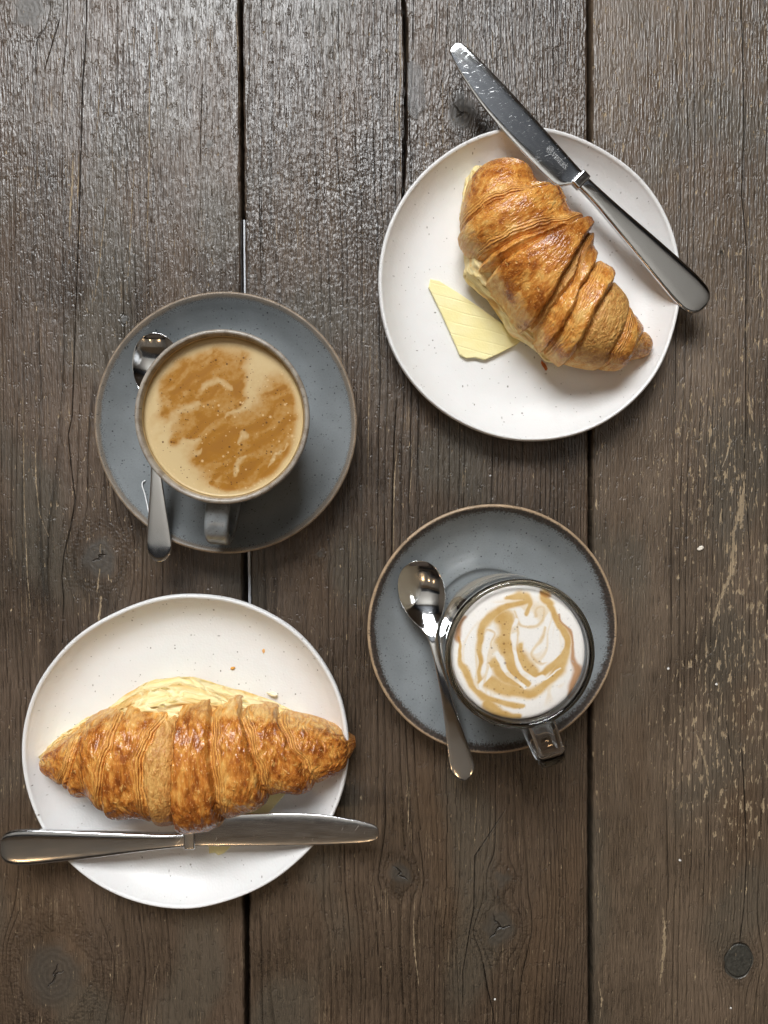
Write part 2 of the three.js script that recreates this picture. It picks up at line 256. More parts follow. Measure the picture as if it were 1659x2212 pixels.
// ------------------------------------------------------------------ turned shapes
// profile: [radius, height] list; R(angle) multiplies the radius. uv lies level: metres / size about the axis.
function turned(profile, { R = () => 1, seg = 128, size = 0.2, closeTop = false } = {}) {
  const n = profile.length, pos = [], uv = [], idx = [];
  for (let i = 0; i < n; i++) for (let k = 0; k < seg; k++) {
    const a = k / seg * 2 * PI, m = R(a), x = profile[i][0] * m * cos(a), z = profile[i][0] * m * sin(a);
    pos.push(x, profile[i][1], z); uv.push(0.5 + x / size, 0.5 + z / size);
  }
  for (let i = 0; i + 1 < n; i++) for (let k = 0; k < seg; k++) { const k2 = (k + 1) % seg, a = i * seg + k, b = i * seg + k2, c = a + seg, d = b + seg; idx.push(a, c, b, b, c, d); }
  const g = new THREE.BufferGeometry(); g.setAttribute('position', new THREE.Float32BufferAttribute(pos, 3)); g.setAttribute('uv', new THREE.Float32BufferAttribute(uv, 2)); g.setIndex(idx); g.computeVertexNormals();
  return g;
}
function smoothProfile(pts, n = 60) { const c = new THREE.CatmullRomCurve3(pts.map(([r, y]) => new THREE.Vector3(r, y, 0)), false, 'centripetal'); return c.getPoints(n).map((p) => [max(p.x, 0.00001), p.y]); }
function polar(table) {                 // [degrees clockwise on the picture, radius] -> periodic smooth function of angle
  const t = table.map(([a, r]) => [((a % 360) + 360) % 360, r]).sort((a, b) => a[0] - b[0]), n = t.length;
  return (ang) => {
    const a = ((ang * 180 / PI) % 360 + 360) % 360; let i = 0; while (i < n && t[i][0] <= a) i++;
    const g = (k) => { const q = t[((k % n) + n) % n]; return [q[0] + 360 * floor(k / n), q[1]]; };
    const p0 = g(i - 2), p1 = g(i - 1), p2 = g(i), p3 = g(i + 1), u = (a - p1[0]) / (p2[0] - p1[0]);
    const m1 = (p2[1] - p0[1]) / (p2[0] - p0[0]) * (p2[0] - p1[0]), m2 = (p3[1] - p1[1]) / (p3[0] - p1[0]) * (p2[0] - p1[0]), u2 = u * u, u3 = u2 * u;
    return (2 * u3 - 3 * u2 + 1) * p1[1] + (u3 - 2 * u2 + u) * 0.5 * m1 + (-2 * u3 + 3 * u2) * p2[1] + (u3 - u2) * 0.5 * m2;
  };
}
function specks(seed, n, spread, rmin, rmax) { const r = rng(seed); const cells = new Map(); for (let i = 0; i < n; i++) { const s = { x: (r() - 0.5) * spread, y: (r() - 0.5) * spread, r: rmin + (rmax - rmin) * pow(r(), 3.2), e: 0.6 + r() * 0.8, d: 0.35 + 0.65 * r() }; for (let a = -1; a < 2; a++) for (let b = -1; b < 2; b++) { const k = (floor(s.x / 3) + a) * 1000 + floor(s.y / 3) + b; if (!cells.has(k)) cells.set(k, []); cells.get(k).push(s); } } return (x, y) => { let v = 0; for (const s of cells.get(floor(x / 3) * 1000 + floor(y / 3)) ?? []) { const d = hypot((x - s.x) * s.e, (y - s.y) / s.e); v = max(v, s.d * (1 - sst(s.r * 0.6, s.r * 1.25, d))); } return v; }; }

// ------------------------------------------------------------------ speckled white plates
const FLOOR = 0.0048;                   // inside of a plate above the table
const plateTex = paint(1024, 1024, (() => { const f = specks(5, 640, 200, 0.17, 0.6); return (u, v) => { const x = (u - 0.5) * 200, y = (v - 0.5) * 200, k = f(x, y), n = fbm(x * 0.08, y * 0.08, 3); return { c: mix3([0.755 + 0.015 * n, 0.75 + 0.013 * n, 0.742 + 0.01 * n], [0.12, 0.10, 0.08], k * 0.9), h: 0.5 + 0.25 * n + 0.05 * noise(x * 0.9, y * 0.9), r: 0.36 + 0.06 * n }; }; })());
const plateMat = painted(plateTex, 0.0006, { specularIntensity: 0.8 });
function plate(cx, cy, table, label) {
  const h = 0.0185, c = D(cx, cy, h), s = near(cx, cy, h), R = polar(table), R0 = 335;
  const g = thing('side_plate', label, 'plate', [c.x, T + 0.0006, c.z], 'speckled white plates');
  const r = R0 * s, F = FLOOR - 0.0006;
  const prof = smoothProfile([[0.0001, F], [r * 0.35, F], [r * 0.66, F + 0.0001], [r * 0.755, F + 0.0008], [r * 0.835, F + 0.0030], [r * 0.90, F + 0.0068], [r * 0.942, F + 0.0106], [r * 0.964, F + 0.0130], [r * 0.975, 0.0186], [r * 0.988, 0.0190], [r * 0.997, 0.0182], [r * 1.0, 0.0168], [r * 0.996, 0.0148], [r * 0.972, 0.0100], [r * 0.915, 0.0048], [r * 0.83, 0.0012], [r * 0.72, 0.0002], [r * 0.6, 0.0], [0.0001, 0.0]], 150);
  part('dish', turned(prof, { R: (a) => R(a) / R0, seg: 200, size: 0.2 }), plateMat, g);
  return { g, c, r };
}
plate(1142, 615, [[-90, 334], [-62, 329], [-36, 333], [-8, 332], [14, 331], [38, 338], [62, 339], [91, 335], [119, 330], [146, 327], [175, 323], [203, 325], [231, 328], [261, 334]], 'speckled white plate with croissant, yellow slice and upright-leaning knife at the far end');
plate(402, 1625, [[-90, 346], [-65, 353], [-46, 358], [-25, 358], [-4, 355], [12, 353], [26.6, 351], [50, 344], [73, 343], [90, 348], [107, 348.6], [132.5, 350], [152.4, 352], [166, 352], [183, 353], [202, 352], [221, 347], [245.4, 341]], 'speckled white plate under the croissant with a knife lying across its near edge');

// ------------------------------------------------------------------ blue-grey stoneware
const glaze = [0.222, 0.241, 0.250];
function saucerTex(seed, R, style) {
  const f = specks(seed, 2600, 160, 0.14, 0.46), size = 160;
  return paint(1024, 1024, (u, v) => {
    const x = (u - 0.5) * size, y = (v - 0.5) * size, r = hypot(x, y), a = atan2(y, x), e = R - r;
    let c = mul3(glaze, 1 + 0.22 * fbm(x * 0.05 + seed, y * 0.05, 3) + 0.05 * noise(x * 1.1, y * 1.1));
    let k = f(x, y) * 0.9, rough = 0.16;
    const wob = noise(a * 14 + seed, 1) * 0.5 + noise(a * 45, seed) * 0.5;
    const ca = cos(a), sa = sin(a);
    if (style === 'fringe') {
      const w = 4.3 + 1.0 * noise(a * 2.2, 4) + 1.0 * wob + 1.4 * noise(x * 1.1, y * 1.1) ;
      const fr = 1 - sst(w - 0.7, w + 0.9, e), sp = sst(0.15, 0.45, noise(x * 1.9 + 3, y * 1.9)) * (1 - sst(w + 0.4, w + 2.4, e));
      c = mix3(c, mix3([0.075, 0.058, 0.048], [0.028, 0.023, 0.020], 0.5 + 0.8 * noise(x * 0.9, y * 0.9)), max(fr, sp * 0.9)); rough = lerp(rough, 0.35, fr);
      const lip = 1 - sst(1.0, 1.9, e + 0.35 * noise(x, y)); c = mix3(c, mul3([0.36, 0.255, 0.16], 1 + 0.35 * noise(a * 9, 2)), lip); rough = lerp(rough, 0.42, lip);
    } else {
      const w = 2.2 + 1.5 * (0.5 + 0.5 * noise(a * 1.1 + 7, 2)) + 0.5 * wob;
      const band = 1 - sst(w - 0.5, w + 0.7, e), sp = sst(0.12, 0.4, noise(x * 2.1, y * 2.1 + 5)) * (1 - sst(w, w + 4.2 * (0.5 + 0.5 * noise(a * 1.7, 9)) + 0.5, e));
      c = mix3(c, [0.045, 0.042, 0.038], sp * 0.85);
      c = mix3(c, mix3([0.165, 0.14, 0.112], [0.22, 0.17, 0.12], 0.5 + noise(a * 5, 3)), band * 0.85); k = max(k, band * 0.5 * sst(0.1, 0.5, noise(x * 2.6, y * 2.6)));
      const lip = 1 - sst(0.7, 1.5, e); c = mix3(c, mul3([0.27, 0.205, 0.145], 1 + 0.4 * noise(a * 12, 1)), lip); rough = lerp(rough, 0.4, band);
    }
    c = mix3(c, [0.022, 0.022, 0.022], k);
    return { c, h: 0.5 + 0.12 * fbm(x * 0.12, y * 0.12, 2) - 0.1 * k, r: rough + 0.04 * noise(x * 0.3, y * 0.3) };
  });
}
function saucerProfile(r) {
  return smoothProfile([[0.0001, 0.0052], [0.018, 0.0052], [0.0298, 0.0053], [0.0315, 0.0060], [0.0330, 0.0070], [0.040, 0.0074], [r * 0.66, 0.0088], [r * 0.77, 0.0118], [r * 0.87, 0.0170], [r * 0.94, 0.0216], [r * 0.972, 0.0235], [r * 0.988, 0.0239], [r, 0.0232], [r * 0.997, 0.0218], [r * 0.965, 0.0192], [r * 0.88, 0.0136], [r * 0.75, 0.0074], [r * 0.62, 0.0036], [0.036, 0.0016], [0.0345, 0.0], [0.0315, 0.0], [0.0305, 0.0018], [0.0001, 0.0022]], 190);
}
const saucers = [];
function saucer(cx, cy, rad, label, style, seed) {
  const h = 0.0235, c = D(cx, cy, h), r = rad * near(cx, cy, h);
  const g = thing('saucer', label, 'saucer', [c.x, T + 0.0004, c.z], 'blue-grey stoneware saucers');
  const prof = saucerProfile(r), tex = saucerTex(seed, r * 1000, style);
  part('dish', turned(prof, { seg: 192, size: 0.16 }), painted(tex, 0.0005, { specularIntensity: 1 }), g);
  const inner = prof.slice(0, 110), yAt = (rr) => { for (let i = 1; i < inner.length; i++) if (inner[i][0] >= rr) { const t = (rr - inner[i - 1][0]) / (inner[i][0] - inner[i - 1][0] || 1); return lerp(inner[i - 1][1], inner[i][1], t); } return 0.0221; };
  const s = { g, c, r, yAt: (x, z) => yAt(hypot(x - c.x, z - c.z)) + 0.0004 }; saucers.push(s); return s;
}
const S1 = saucer(489, 914.5, 283.5, 'blue-grey saucer with brown edge under the grey coffee cup', 'band', 31);
const S2 = saucer(1064.5, 1360, 269.5, 'blue-grey saucer with black-fringed tan rim under the glass cup', 'fringe', 47);

// a strap handle: a bent bar in the plane (outwards, up), w wide
function strap(path, thick, w, bevel) {
  const c = new THREE.CatmullRomCurve3(path.map(([x, y]) => new THREE.Vector3(x, y, 0))), n = 60, outer = [], inner = [];
  for (let i = 0; i <= n; i++) { const p = c.getPoint(i / n), t = c.getTangent(i / n), nx = -t.y, ny = t.x; outer.push([p.x + nx * thick / 2, p.y + ny * thick / 2]); inner.push([p.x - nx * thick / 2, p.y - ny * thick / 2]); }
  const sh = new THREE.Shape(); [...outer, ...inner.reverse()].forEach(([x, y], i) => (i ? sh.lineTo(x, y) : sh.moveTo(x, y)));
  const g = new THREE.ExtrudeGeometry(sh, { depth: w - 2 * bevel, bevelEnabled: true, bevelThickness: bevel, bevelSize: bevel * 0.8, bevelOffset: -bevel * 0.8, bevelSegments: 4, curveSegments: 1 });
  g.translate(0, 0, -(w - 2 * bevel) / 2); g.deleteAttribute('uv');
  const m = mergeVertices(g.deleteAttribute('normal') && g, 1e-6); m.computeVertexNormals(); return m;
}

// strokes drawn with soft edges on the unit disc, kept as a grid that is read between its points
function strokes(list, a, b) {
  const N = 300, f = new Float32Array(N * N), E = 1.1;
  for (const pts of list) {
    const P = new THREE.CatmullRomCurve3(pts.map(([x, y, w]) => new THREE.Vector3(x, y, w))).getPoints(pts.length * 10);
    for (const p of P) { const R = p.z * b, i0 = max(0, floor((p.x - R + E) / (2 * E) * N)), i1 = min(N - 1, floor((p.x + R + E) / (2 * E) * N) + 1), j0 = max(0, floor((p.y - R + E) / (2 * E) * N)), j1 = min(N - 1, floor((p.y + R + E) / (2 * E) * N) + 1);
      for (let j = j0; j <= j1; j++) for (let i = i0; i <= i1; i++) { const v = 1 - sst(a, b, hypot(i / N * 2 * E - E - p.x, j / N * 2 * E - E - p.y) / p.z); if (v > f[j * N + i]) f[j * N + i] = v; } }
  }
  return (x, y) => { const u = clamp((x + E) / (2 * E) * N, 0, N - 2), v = clamp((y + E) / (2 * E) * N, 0, N - 2), i = floor(u), j = floor(v), p = u - i, q = v - j, k = j * N + i; return (f[k] * (1 - p) + f[k + 1] * p) * (1 - q) + (f[k + N] * (1 - p) + f[k + N + 1] * p) * q; };
}

// ------------------------------------------------------------------ cup of coffee
{
  const hr = 0.067, c = D(479.5, 900, hr), s = near(479.5, 900, hr), R = 190 * s, y0 = 0.0058;
  const g = thing('coffee_cup', 'grey stoneware coffee cup with brown rim, full of brown coffee', 'cup', [c.x, T + y0, c.z]);
  const H = hr - y0;
  const speck = (seed, base, dark, amt) => { const f = specks(seed, 2400, 120, 0.1, 0.36); return paint(512, 512, (u, v) => { const x = (u - 0.5) * 120, y = (v - 0.5) * 120, k = f(x, y), n = fbm(x * 0.15, y * 0.15, 3), m = sst(-0.2, 0.6, noise(x * 0.22, y * 0.22) + 0.4 * noise(x * 1.2, y * 1.2)); return { c: mix3(mul3(mix3(base, dark, amt * m), 1 + 0.2 * n), [0.03, 0.028, 0.026], k * 0.8), h: 0.5 + 0.2 * n, r: 0.22 + 0.08 * n }; }); };
  const outer = smoothProfile([[R * 0.985, H - 0.0016], [R * 0.972, H - 0.006], [R * 0.93, H * 0.72], [R * 0.84, H * 0.42], [R * 0.70, H * 0.16], [R * 0.60, H * 0.05], [R * 0.57, 0.0012], [R * 0.55, 0.0], [R * 0.50, 0.0], [R * 0.49, 0.0015], [0.0001, 0.002]], 60);
  const bodyTex = speck(77, glaze, [0.10, 0.10, 0.095], 0.3);
  part('body', turned(outer, { seg: 128, size: 0.12 }), painted(bodyTex, 0.0004), g);
  const rim = smoothProfile([[R * 0.932, H - 0.0042], [R * 0.940, H - 0.0014], [R * 0.953, H - 0.0002], [R * 0.975, H], [R * 0.993, H - 0.0006], [R, H - 0.0019], [R * 0.995, H - 0.0036], [R * 0.984, H - 0.0040]], 24);
  part('rim', turned(rim, { seg: 160, size: 0.12 }), painted(speck(78, [0.33, 0.295, 0.25], [0.19, 0.145, 0.105], 0.7), 0.0005), g, 'brown speckled cup rim');
  const inner = smoothProfile([[0.0001, 0.005], [R * 0.4, 0.005], [R * 0.62, H * 0.16], [R * 0.78, H * 0.42], [R * 0.87, H * 0.7], [R * 0.918, H - 0.0075], [R * 0.932, H - 0.0040]], 40);
  const filmTex = paint(512, 512, (u, v) => { const x = (u - 0.5) * 120, y = (v - 0.5) * 120, n = fbm(x * 0.18, y * 0.18, 4); return { c: mix3([0.66, 0.50, 0.27], [0.48, 0.33, 0.15], 0.5 + 0.9 * n), h: 0.5 + 0.2 * n, r: 0.3 }; });
  part('inside', turned(inner, { seg: 128, size: 0.12 }), painted(filmTex, 0.0004), g, 'cream coloured inner wall of the cup');
  // strap handle towards the viewer's edge of the table
  const hd = strap([[R * 0.86, H * 0.74], [R * 0.86 + 0.012, H * 0.80], [R * 0.86 + 0.0215, H * 0.74], [R * 0.86 + 0.0255, H * 0.55], [R * 0.86 + 0.020, H * 0.32], [R * 0.86 + 0.006, H * 0.17], [R * 0.62, H * 0.16]], 0.0062, 0.0122, 0.0022);
  hd.setAttribute('uv', new THREE.Float32BufferAttribute(Array.from({ length: hd.attributes.position.count }, (_, i) => [0.5 + hd.attributes.position.getX(i) / 0.12, 0.5 + (hd.attributes.position.getZ(i) + hd.attributes.position.getY(i)) / 0.12]).flat(), 2));
  const hm = part('handle', hd, painted(bodyTex, 0.0004), g); hm.rotation.y = -PI / 2 - 0.10;
  // the coffee
  const lev = H - 0.0064, rc = R * 0.9180;
  const creamy = strokes([[[-0.72, 0.10, 0.05], [-0.5, -0.10, 0.06], [-0.26, -0.22, 0.03]], [[-0.74, 0.44, 0.09], [-0.5, 0.34, 0.05], [-0.3, 0.26, 0.03]], [[-0.60, 0.66, 0.16], [-0.44, 0.52, 0.09], [-0.26, 0.42, 0.02]], [[0.12, 0.74, 0.04], [0.2, 0.6, 0.04], [0.28, 0.48, 0.02]], [[0.02, 0.0, 0.012], [0.14, -0.09, 0.03], [0.30, -0.22, 0.08], [0.42, -0.40, 0.16], [0.58, -0.62, 0.14]], [[-0.28, -0.36, 0.05], [-0.10, -0.44, 0.06], [0.06, -0.40, 0.04]], [[0.14, 0.28, 0.02], [0.22, 0.22, 0.05], [0.3, 0.26, 0.02]], [[0.56, 0.66, 0.012], [0.68, 0.5, 0.014], [0.78, 0.34, 0.012]]], 0.1, 1.6);
  const lobes = strokes([[[-0.56, -0.46, 0.18], [-0.35, -0.58, 0.16], [0, -0.62, 0.22], [0.22, -0.58, 0.08]], [[-0.62, -0.3, 0.13], [-0.56, 0.0, 0.16], [-0.35, -0.1, 0.26], [-0.1, -0.2, 0.26], [0.1, -0.36, 0.16]], [[0.62, -0.38, 0.18], [0.64, -0.1, 0.30], [0.55, 0.25, 0.42], [0.28, 0.52, 0.42], [-0.1, 0.48, 0.26], [-0.34, 0.5, 0.12]], [[0.84, -0.25, 0.06], [0.86, 0.15, 0.07], [0.76, 0.5, 0.08], [0.4, 0.82, 0.10], [0.0, 0.88, 0.07], [-0.16, 0.82, 0.05]], [[-0.3, -0.3, 0.2], [0.0, -0.3, 0.24], [0.16, -0.42, 0.16]], [[-0.66, 0.32, 0.06], [-0.4, 0.16, 0.16], [-0.1, 0.12, 0.26], [0.15, 0.14, 0.24], [0.3, 0.05, 0.18]]], 0.45, 1.9);
  const br = rng(91), bub = Array.from({ length: 260 }, () => { const a = br() * 2 * PI, q = 0.86 * sqrt(br()), big = br(); return { x: q * cos(a), y: q * sin(a) + 0.04, r: big > 0.94 ? 0.0135 : big > 0.8 ? 0.009 : 0.0055 }; }), pale = Array.from({ length: 60 }, () => ({ x: (br() - 0.25) * 1.2, y: (br() - 0.4) * 1.2, r: 0.008 + 0.016 * pow(br(), 2) }));
  for (let i = 0; i < 170; i++) { const a = br() * 2 * PI, q = 0.90 + 0.075 * sqrt(br()); pale.push({ x: q * cos(a), y: q * sin(a), r: 0.006 + 0.010 * pow(br(), 2) }); }
  const grid = (list) => { const m = new Map(); for (const b of list) for (let i = -1; i < 2; i++) for (let j = -1; j < 2; j++) { const k = `${floor(b.x * 12) + i},${floor(b.y * 12) + j}`; if (!m.has(k)) m.set(k, []); m.get(k).push(b); } return (x, y, soft) => { let v = 0; for (const b of m.get(`${floor(x * 12)},${floor(y * 12)}`) ?? []) v = max(v, 1 - sst(b.r * soft, b.r * 1.2, hypot(x - b.x, y - b.y))); return v; }; };
  const dk = grid(bub), lt = grid(pale);
  const coffeeTex = paint(896, 896, (u, v) => {
    const x0 = (u - 0.5) * 2, y0b = (v - 0.5) * 2, x = x0 + 0.07 * noise(x0 * 3, y0b * 3) + 0.045 * noise(x0 * 7 + 4, y0b * 7) + 0.012 * noise(x0 * 22, y0b * 22), y = y0b + 0.07 * noise(x0 * 3 + 9, y0b * 3) + 0.045 * noise(x0 * 7, y0b * 7 + 7) + 0.012 * noise(x0 * 22 + 5, y0b * 22), r = hypot(x0, y0b);
    let b = lobes(x, y); const w = creamy(x, y);
    const rot = -0.62, sx = x0 * cos(rot) + y0b * sin(rot), sy = -x0 * sin(rot) + y0b * cos(rot);
    const st = fbm(sx * 1.6 + 0.5 * noise(x0 * 4, y0b * 4), sy * 6.0 + 0.6 * noise(x0 * 3 + 5, y0b * 3), 4), fine = fbm(x0 * 18, y0b * 18, 3);
    b = clamp((b * (1 - 0.6 * w)) * (0.98 + 0.45 * st) + 0.22 * fine * (b + 0.1) + 0.26 * sst(-0.2, 0.6, st + 0.3 * fine) * (1 - w) - 0.05) * (1 - sst(0.88, 0.98, r + 0.03 * noise(x0 * 5, y0b * 5)));
    let c = mix3([0.545, 0.41, 0.215], [0.355, 0.156, 0.012], b);
    c = mix3(c, [0.25, 0.105, 0.018], sst(0.7, 1, b) * 0.6 * clamp(0.5 + 1.4 * st));
    c = mix3(c, [0.70, 0.52, 0.28], lt(x0, y0b, 0.2) * (0.25 + 0.45 * b));
    const k = dk(x0, y0b, 0.7); c = mix3(c, [0.09, 0.034, 0.008], k * 0.75);
    return { c, h: 0.5 - 0.2 * k + 0.03 * fine + 0.05 * lt(x0, y0b, 0.5), r: 0.34 + 0.05 * fine };
  });
  const k = thing('coffee', 'brown and cream crema of the coffee filling the grey cup', 'coffee', [c.x, T + y0, c.z]);
  part('crema', turned(smoothProfile([[0.0001, lev], [rc * 0.5, lev], [rc * 0.94, lev], [rc * 0.985, lev + 0.0002], [rc, lev + 0.0007], [rc * 0.97, lev - 0.004], [0.0001, lev - 0.006]], 60), { seg: 128, size: 2 * rc }), painted(coffeeTex, 0.0006, { specularIntensity: 0.5 }), k);
}

// ------------------------------------------------------------------ glass cup of milk coffee
const GLASS = { hr: 0.0915, cx: 1125, cy: 1415, r: 163 };
{
  const c = D(GLASS.cx, GLASS.cy, GLASS.hr), s = near(GLASS.cx, GLASS.cy, GLASS.hr), R = GLASS.r * s, y0 = S2.yAt(c.x, c.z) + 0.0002, H = GLASS.hr - y0;
  const g = thing('glass_cup', 'clear glass cup with glass handle holding white milky coffee', 'glass cup', [c.x, T + y0, c.z]);
  const glassMat = new THREE.MeshPhysicalMaterial({ color: 0xffffff, roughness: 0.0, transmission: 1, thickness: 0.003, ior: 1.5, attenuationColor: new THREE.Color(0.86, 0.9, 0.9), attenuationDistance: 0.05 });
  const th = 0.0031;
  const outPts = [[0.0001, 0.0], [0.020, 0.0], [0.0232, 0.0006], [0.0262, 0.0045], [0.0288, 0.012], [0.0308, 0.025], [R * 0.945, H * 0.50], [R * 0.982, H * 0.78], [R * 0.995, H * 0.95], [R, H - 0.0020], [R - 0.0007, H - 0.0005], [R - 0.0017, H], [R - 0.0027, H - 0.0005], [R - th, H - 0.0020]];
  const inPts = [[R - th, H * 0.92], [R * 0.982 - th, H * 0.78], [R * 0.945 - th, H * 0.50], [0.0308 - th, 0.026], [0.0285 - th, 0.0145], [0.0245 - th, 0.0085], [0.014, 0.0070], [0.0001, 0.0070]];
  part('body', turned(smoothProfile([...outPts, ...inPts], 150), { seg: 160 }), glassMat, g);
  const hd = strap([[R * 0.985, H * 0.885], [R + 0.010, H * 0.905], [R + 0.0205, H * 0.865], [R + 0.0245, H * 0.74], [R + 0.021, H * 0.58], [R + 0.010, H * 0.42], [R * 0.955, H * 0.385]], 0.0064, 0.0132, 0.0030);
  const hm = part('handle', hd, glassMat, g, 'clear glass strap handle'); hm.rotation.y = -PI / 2 + 0.33;
  // the milky coffee
  const gap = 0.00035, lev = H - 0.0050, ri = R * 0.993 - th - gap;
  const swirl = [
    [[0.10, -0.78, 0.05], [-0.12, -0.70, 0.045], [-0.40, -0.58, 0.05], [-0.57, -0.30, 0.05], [-0.60, 0.06, 0.03], [-0.60, 0.30, 0.03], [-0.5, 0.44, 0.05]],
    [[-0.34, -0.52, 0.06], [-0.24, -0.50, 0.12], [-0.19, -0.28, 0.10], [-0.19, -0.02, 0.10], [-0.12, 0.22, 0.08], [0.06, 0.40, 0.06], [0.14, 0.46, 0.03]],
    [[-0.46, 0.14, 0.05], [-0.36, 0.14, 0.09], [-0.26, 0.3, 0.10], [-0.02, 0.46, 0.06], [0.06, 0.5, 0.03]],
    [[-0.55, 0.40, 0.05], [-0.42, 0.42, 0.10], [-0.18, 0.54, 0.09], [0.06, 0.58, 0.07], [0.27, 0.57, 0.06], [0.5, 0.40, 0.06], [0.66, 0.12, 0.07], [0.70, -0.14, 0.07], [0.66, -0.34, 0.06], [0.58, -0.52, 0.04], [0.42, -0.70, 0.03]],
    [[0.02, -0.16, 0.04], [0.03, 0.04, 0.06], [0.10, 0.22, 0.08], [0.30, 0.32, 0.04], [0.5, 0.20, 0.06], [0.66, 0.06, 0.06]],
    [[-0.08, -0.60, 0.02], [-0.02, -0.44, 0.022], [0.10, -0.38, 0.02], [0.30, -0.40, 0.022], [0.38, -0.52, 0.02], [0.34, -0.68, 0.022], [0.25, -0.66, 0.02], [0.27, -0.56, 0.025]],
    [[-0.90, -0.26, 0.02], [-0.86, 0.08, 0.03], [-0.72, 0.42, 0.05], [-0.5, 0.66, 0.05], [-0.2, 0.76, 0.04], [0.06, 0.78, 0.03]],
    [[0.40, -0.38, 0.015], [0.26, -0.14, 0.018], [0.22, 0.04, 0.02], [0.30, 0.13, 0.03], [0.48, 0.06, 0.02]],
    [[0.44, -0.72, 0.05], [0.36, -0.84, 0.06], [0.42, -0.92, 0.05]], [[0.10, -0.60, 0.03], [0.16, -0.72, 0.025], [0.06, -0.85, 0.06], [-0.2, -0.82, 0.03]],
    [[-0.5, 0.74, 0.06], [-0.3, 0.9, 0.06], [0.0, 0.95, 0.04]], [[-0.62, -0.1, 0.015], [-0.48, -0.34, 0.02], [-0.36, -0.30, 0.018], [-0.40, -0.1, 0.015]],
    [[0.02, 0.1, 0.012], [-0.04, -0.16, 0.015], [-0.02, -0.38, 0.015], [-0.12, -0.56, 0.02]], [[-0.2, -0.2, 0.12], [0.0, 0.1, 0.14], [0.2, 0.3, 0.1]]];
  const thin = (q) => max(...q.map((p) => p[2])) < 0.031, tan = strokes(swirl.filter((q) => !thin(q)), 0.1, 2.2), veil = strokes(swirl.filter(thin), 0.0, 2.6);
  const white = strokes([[[-0.06, -0.5, 0.03], [-0.08, -0.2, 0.035], [-0.06, 0.1, 0.035], [0.06, 0.3, 0.03], [0.22, 0.42, 0.04], [0.36, 0.36, 0.05]], [[-0.52, -0.02, 0.03], [-0.34, -0.02, 0.03], [-0.3, 0.12, 0.04], [-0.1, 0.36, 0.03], [0.1, 0.5, 0.02]], [[-0.56, 0.5, 0.04], [-0.46, 0.3, 0.03], [-0.5, 0.16, 0.03]], [[0.5, -0.44, 0.04], [0.58, -0.2, 0.05], [0.56, 0.02, 0.04], [0.36, 0.1, 0.02]], [[0.62, 0.24, 0.012], [0.4, 0.4, 0.014], [0.2, 0.42, 0.012]]], 0.3, 1.5);
  const brown = strokes([[[0.60, -0.58, 0.015], [0.76, -0.30, 0.022], [0.82, -0.02, 0.03], [0.83, 0.18, 0.05], [0.88, 0.30, 0.08], [0.80, 0.52, 0.05], [0.74, 0.66, 0.02]], [[-0.93, -0.24, 0.05], [-0.88, -0.38, 0.05], [-0.80, -0.56, 0.025]], [[0.34, -0.90, 0.03], [0.44, -0.86, 0.04]]], 0.35, 1.6);
  const br = rng(17), bub = Array.from({ length: 150 }, () => { const a = br() * 2 * PI, q = 0.92 * sqrt(br()); return { x: q * cos(a), y: q * sin(a), r: 0.006 + 0.011 * pow(br(), 4), d: br() }; });
  for (const [x, y, r] of [[-0.22, -0.44, 0.016], [-0.23, -0.28, 0.018], [-0.23, -0.15, 0.019], [-0.22, -0.02, 0.018], [-0.21, 0.14, 0.022], [-0.05, 0.36, 0.022], [-0.12, -0.14, 0.012], [0.09, 0.2, 0.014], [0.2, 0.18, 0.014], [0.3, 0.12, 0.014], [0.02, -0.03, 0.013], [-0.3, -0.48, 0.012], [0.06, -0.9, 0.014], [-0.56, -0.3, 0.014], [0.02, 0.5, 0.013], [0.1, 0.5, 0.012], [0.5, 0.34, 0.014]]) bub.push({ x, y, r, d: 1 });
  const foamTex = paint(896, 896, (u, v) => {
    const x0 = (u - 0.5) * 2, y0b = (v - 0.5) * 2, r = hypot(x0, y0b), x = x0 + 0.06 * noise(x0 * 3.2, y0b * 3.2) + 0.010 * noise(x0 * 9, y0b * 9), y = y0b + 0.05 * noise(x0 * 3.2 + 8, y0b * 3.2) + 0.010 * noise(x0 * 9, y0b * 9 + 5);
    let b = max(tan(x, y), 0.62 * veil(x, y)), k = 0; const w = white(x, y), d = brown(x, y);
    b = sst(0.05, 0.9, b * (1 - 0.9 * w) + 0.16 * fbm(x0 * 7, y0b * 7, 4));
    let c = mix3([0.80, 0.775, 0.735], mix3([0.68, 0.50, 0.24], [0.53, 0.325, 0.105], b * b * (0.75 + 0.6 * fbm(x0 * 5, y0b * 5, 3))), b);
    { const a = 1.9 * (1 - r) + 0.5 * noise(x0 * 2, y0b * 2), sx = x0 * cos(a) + y0b * sin(a), sy = -x0 * sin(a) + y0b * cos(a), v = noise(sx * 7 + 3, sy * 2.2); c = mix3(c, [0.68, 0.51, 0.27], 0.55 * sst(0.12, 0.6, v) * (1 - b) * sst(0.97, 0.7, r)); }
    c = mix3(c, [0.40, 0.17, 0.03], d * 0.85);
    for (const q of bub) { const e = hypot(x0 - q.x, y0b - q.y); if (e < q.r * 1.3) k = max(k, (1 - sst(q.r * 0.6, q.r * 1.25, e)) * (0.35 + 0.65 * q.d)); }
    c = mix3(c, mix3([0.42, 0.41, 0.40], [0.24, 0.115, 0.03], b), k * 0.75);
    const fine = fbm(x0 * 30, y0b * 30, 2); c = mul3(c, 1 + 0.05 * fine);
    return { c, h: 0.5 - 0.2 * k + 0.06 * fine, r: 0.5 + 0.05 * fine };
  });
  const k = thing('milk_coffee', 'white milk foam with tan swirl filling the clear glass cup', 'coffee', [c.x, T + y0, c.z]);
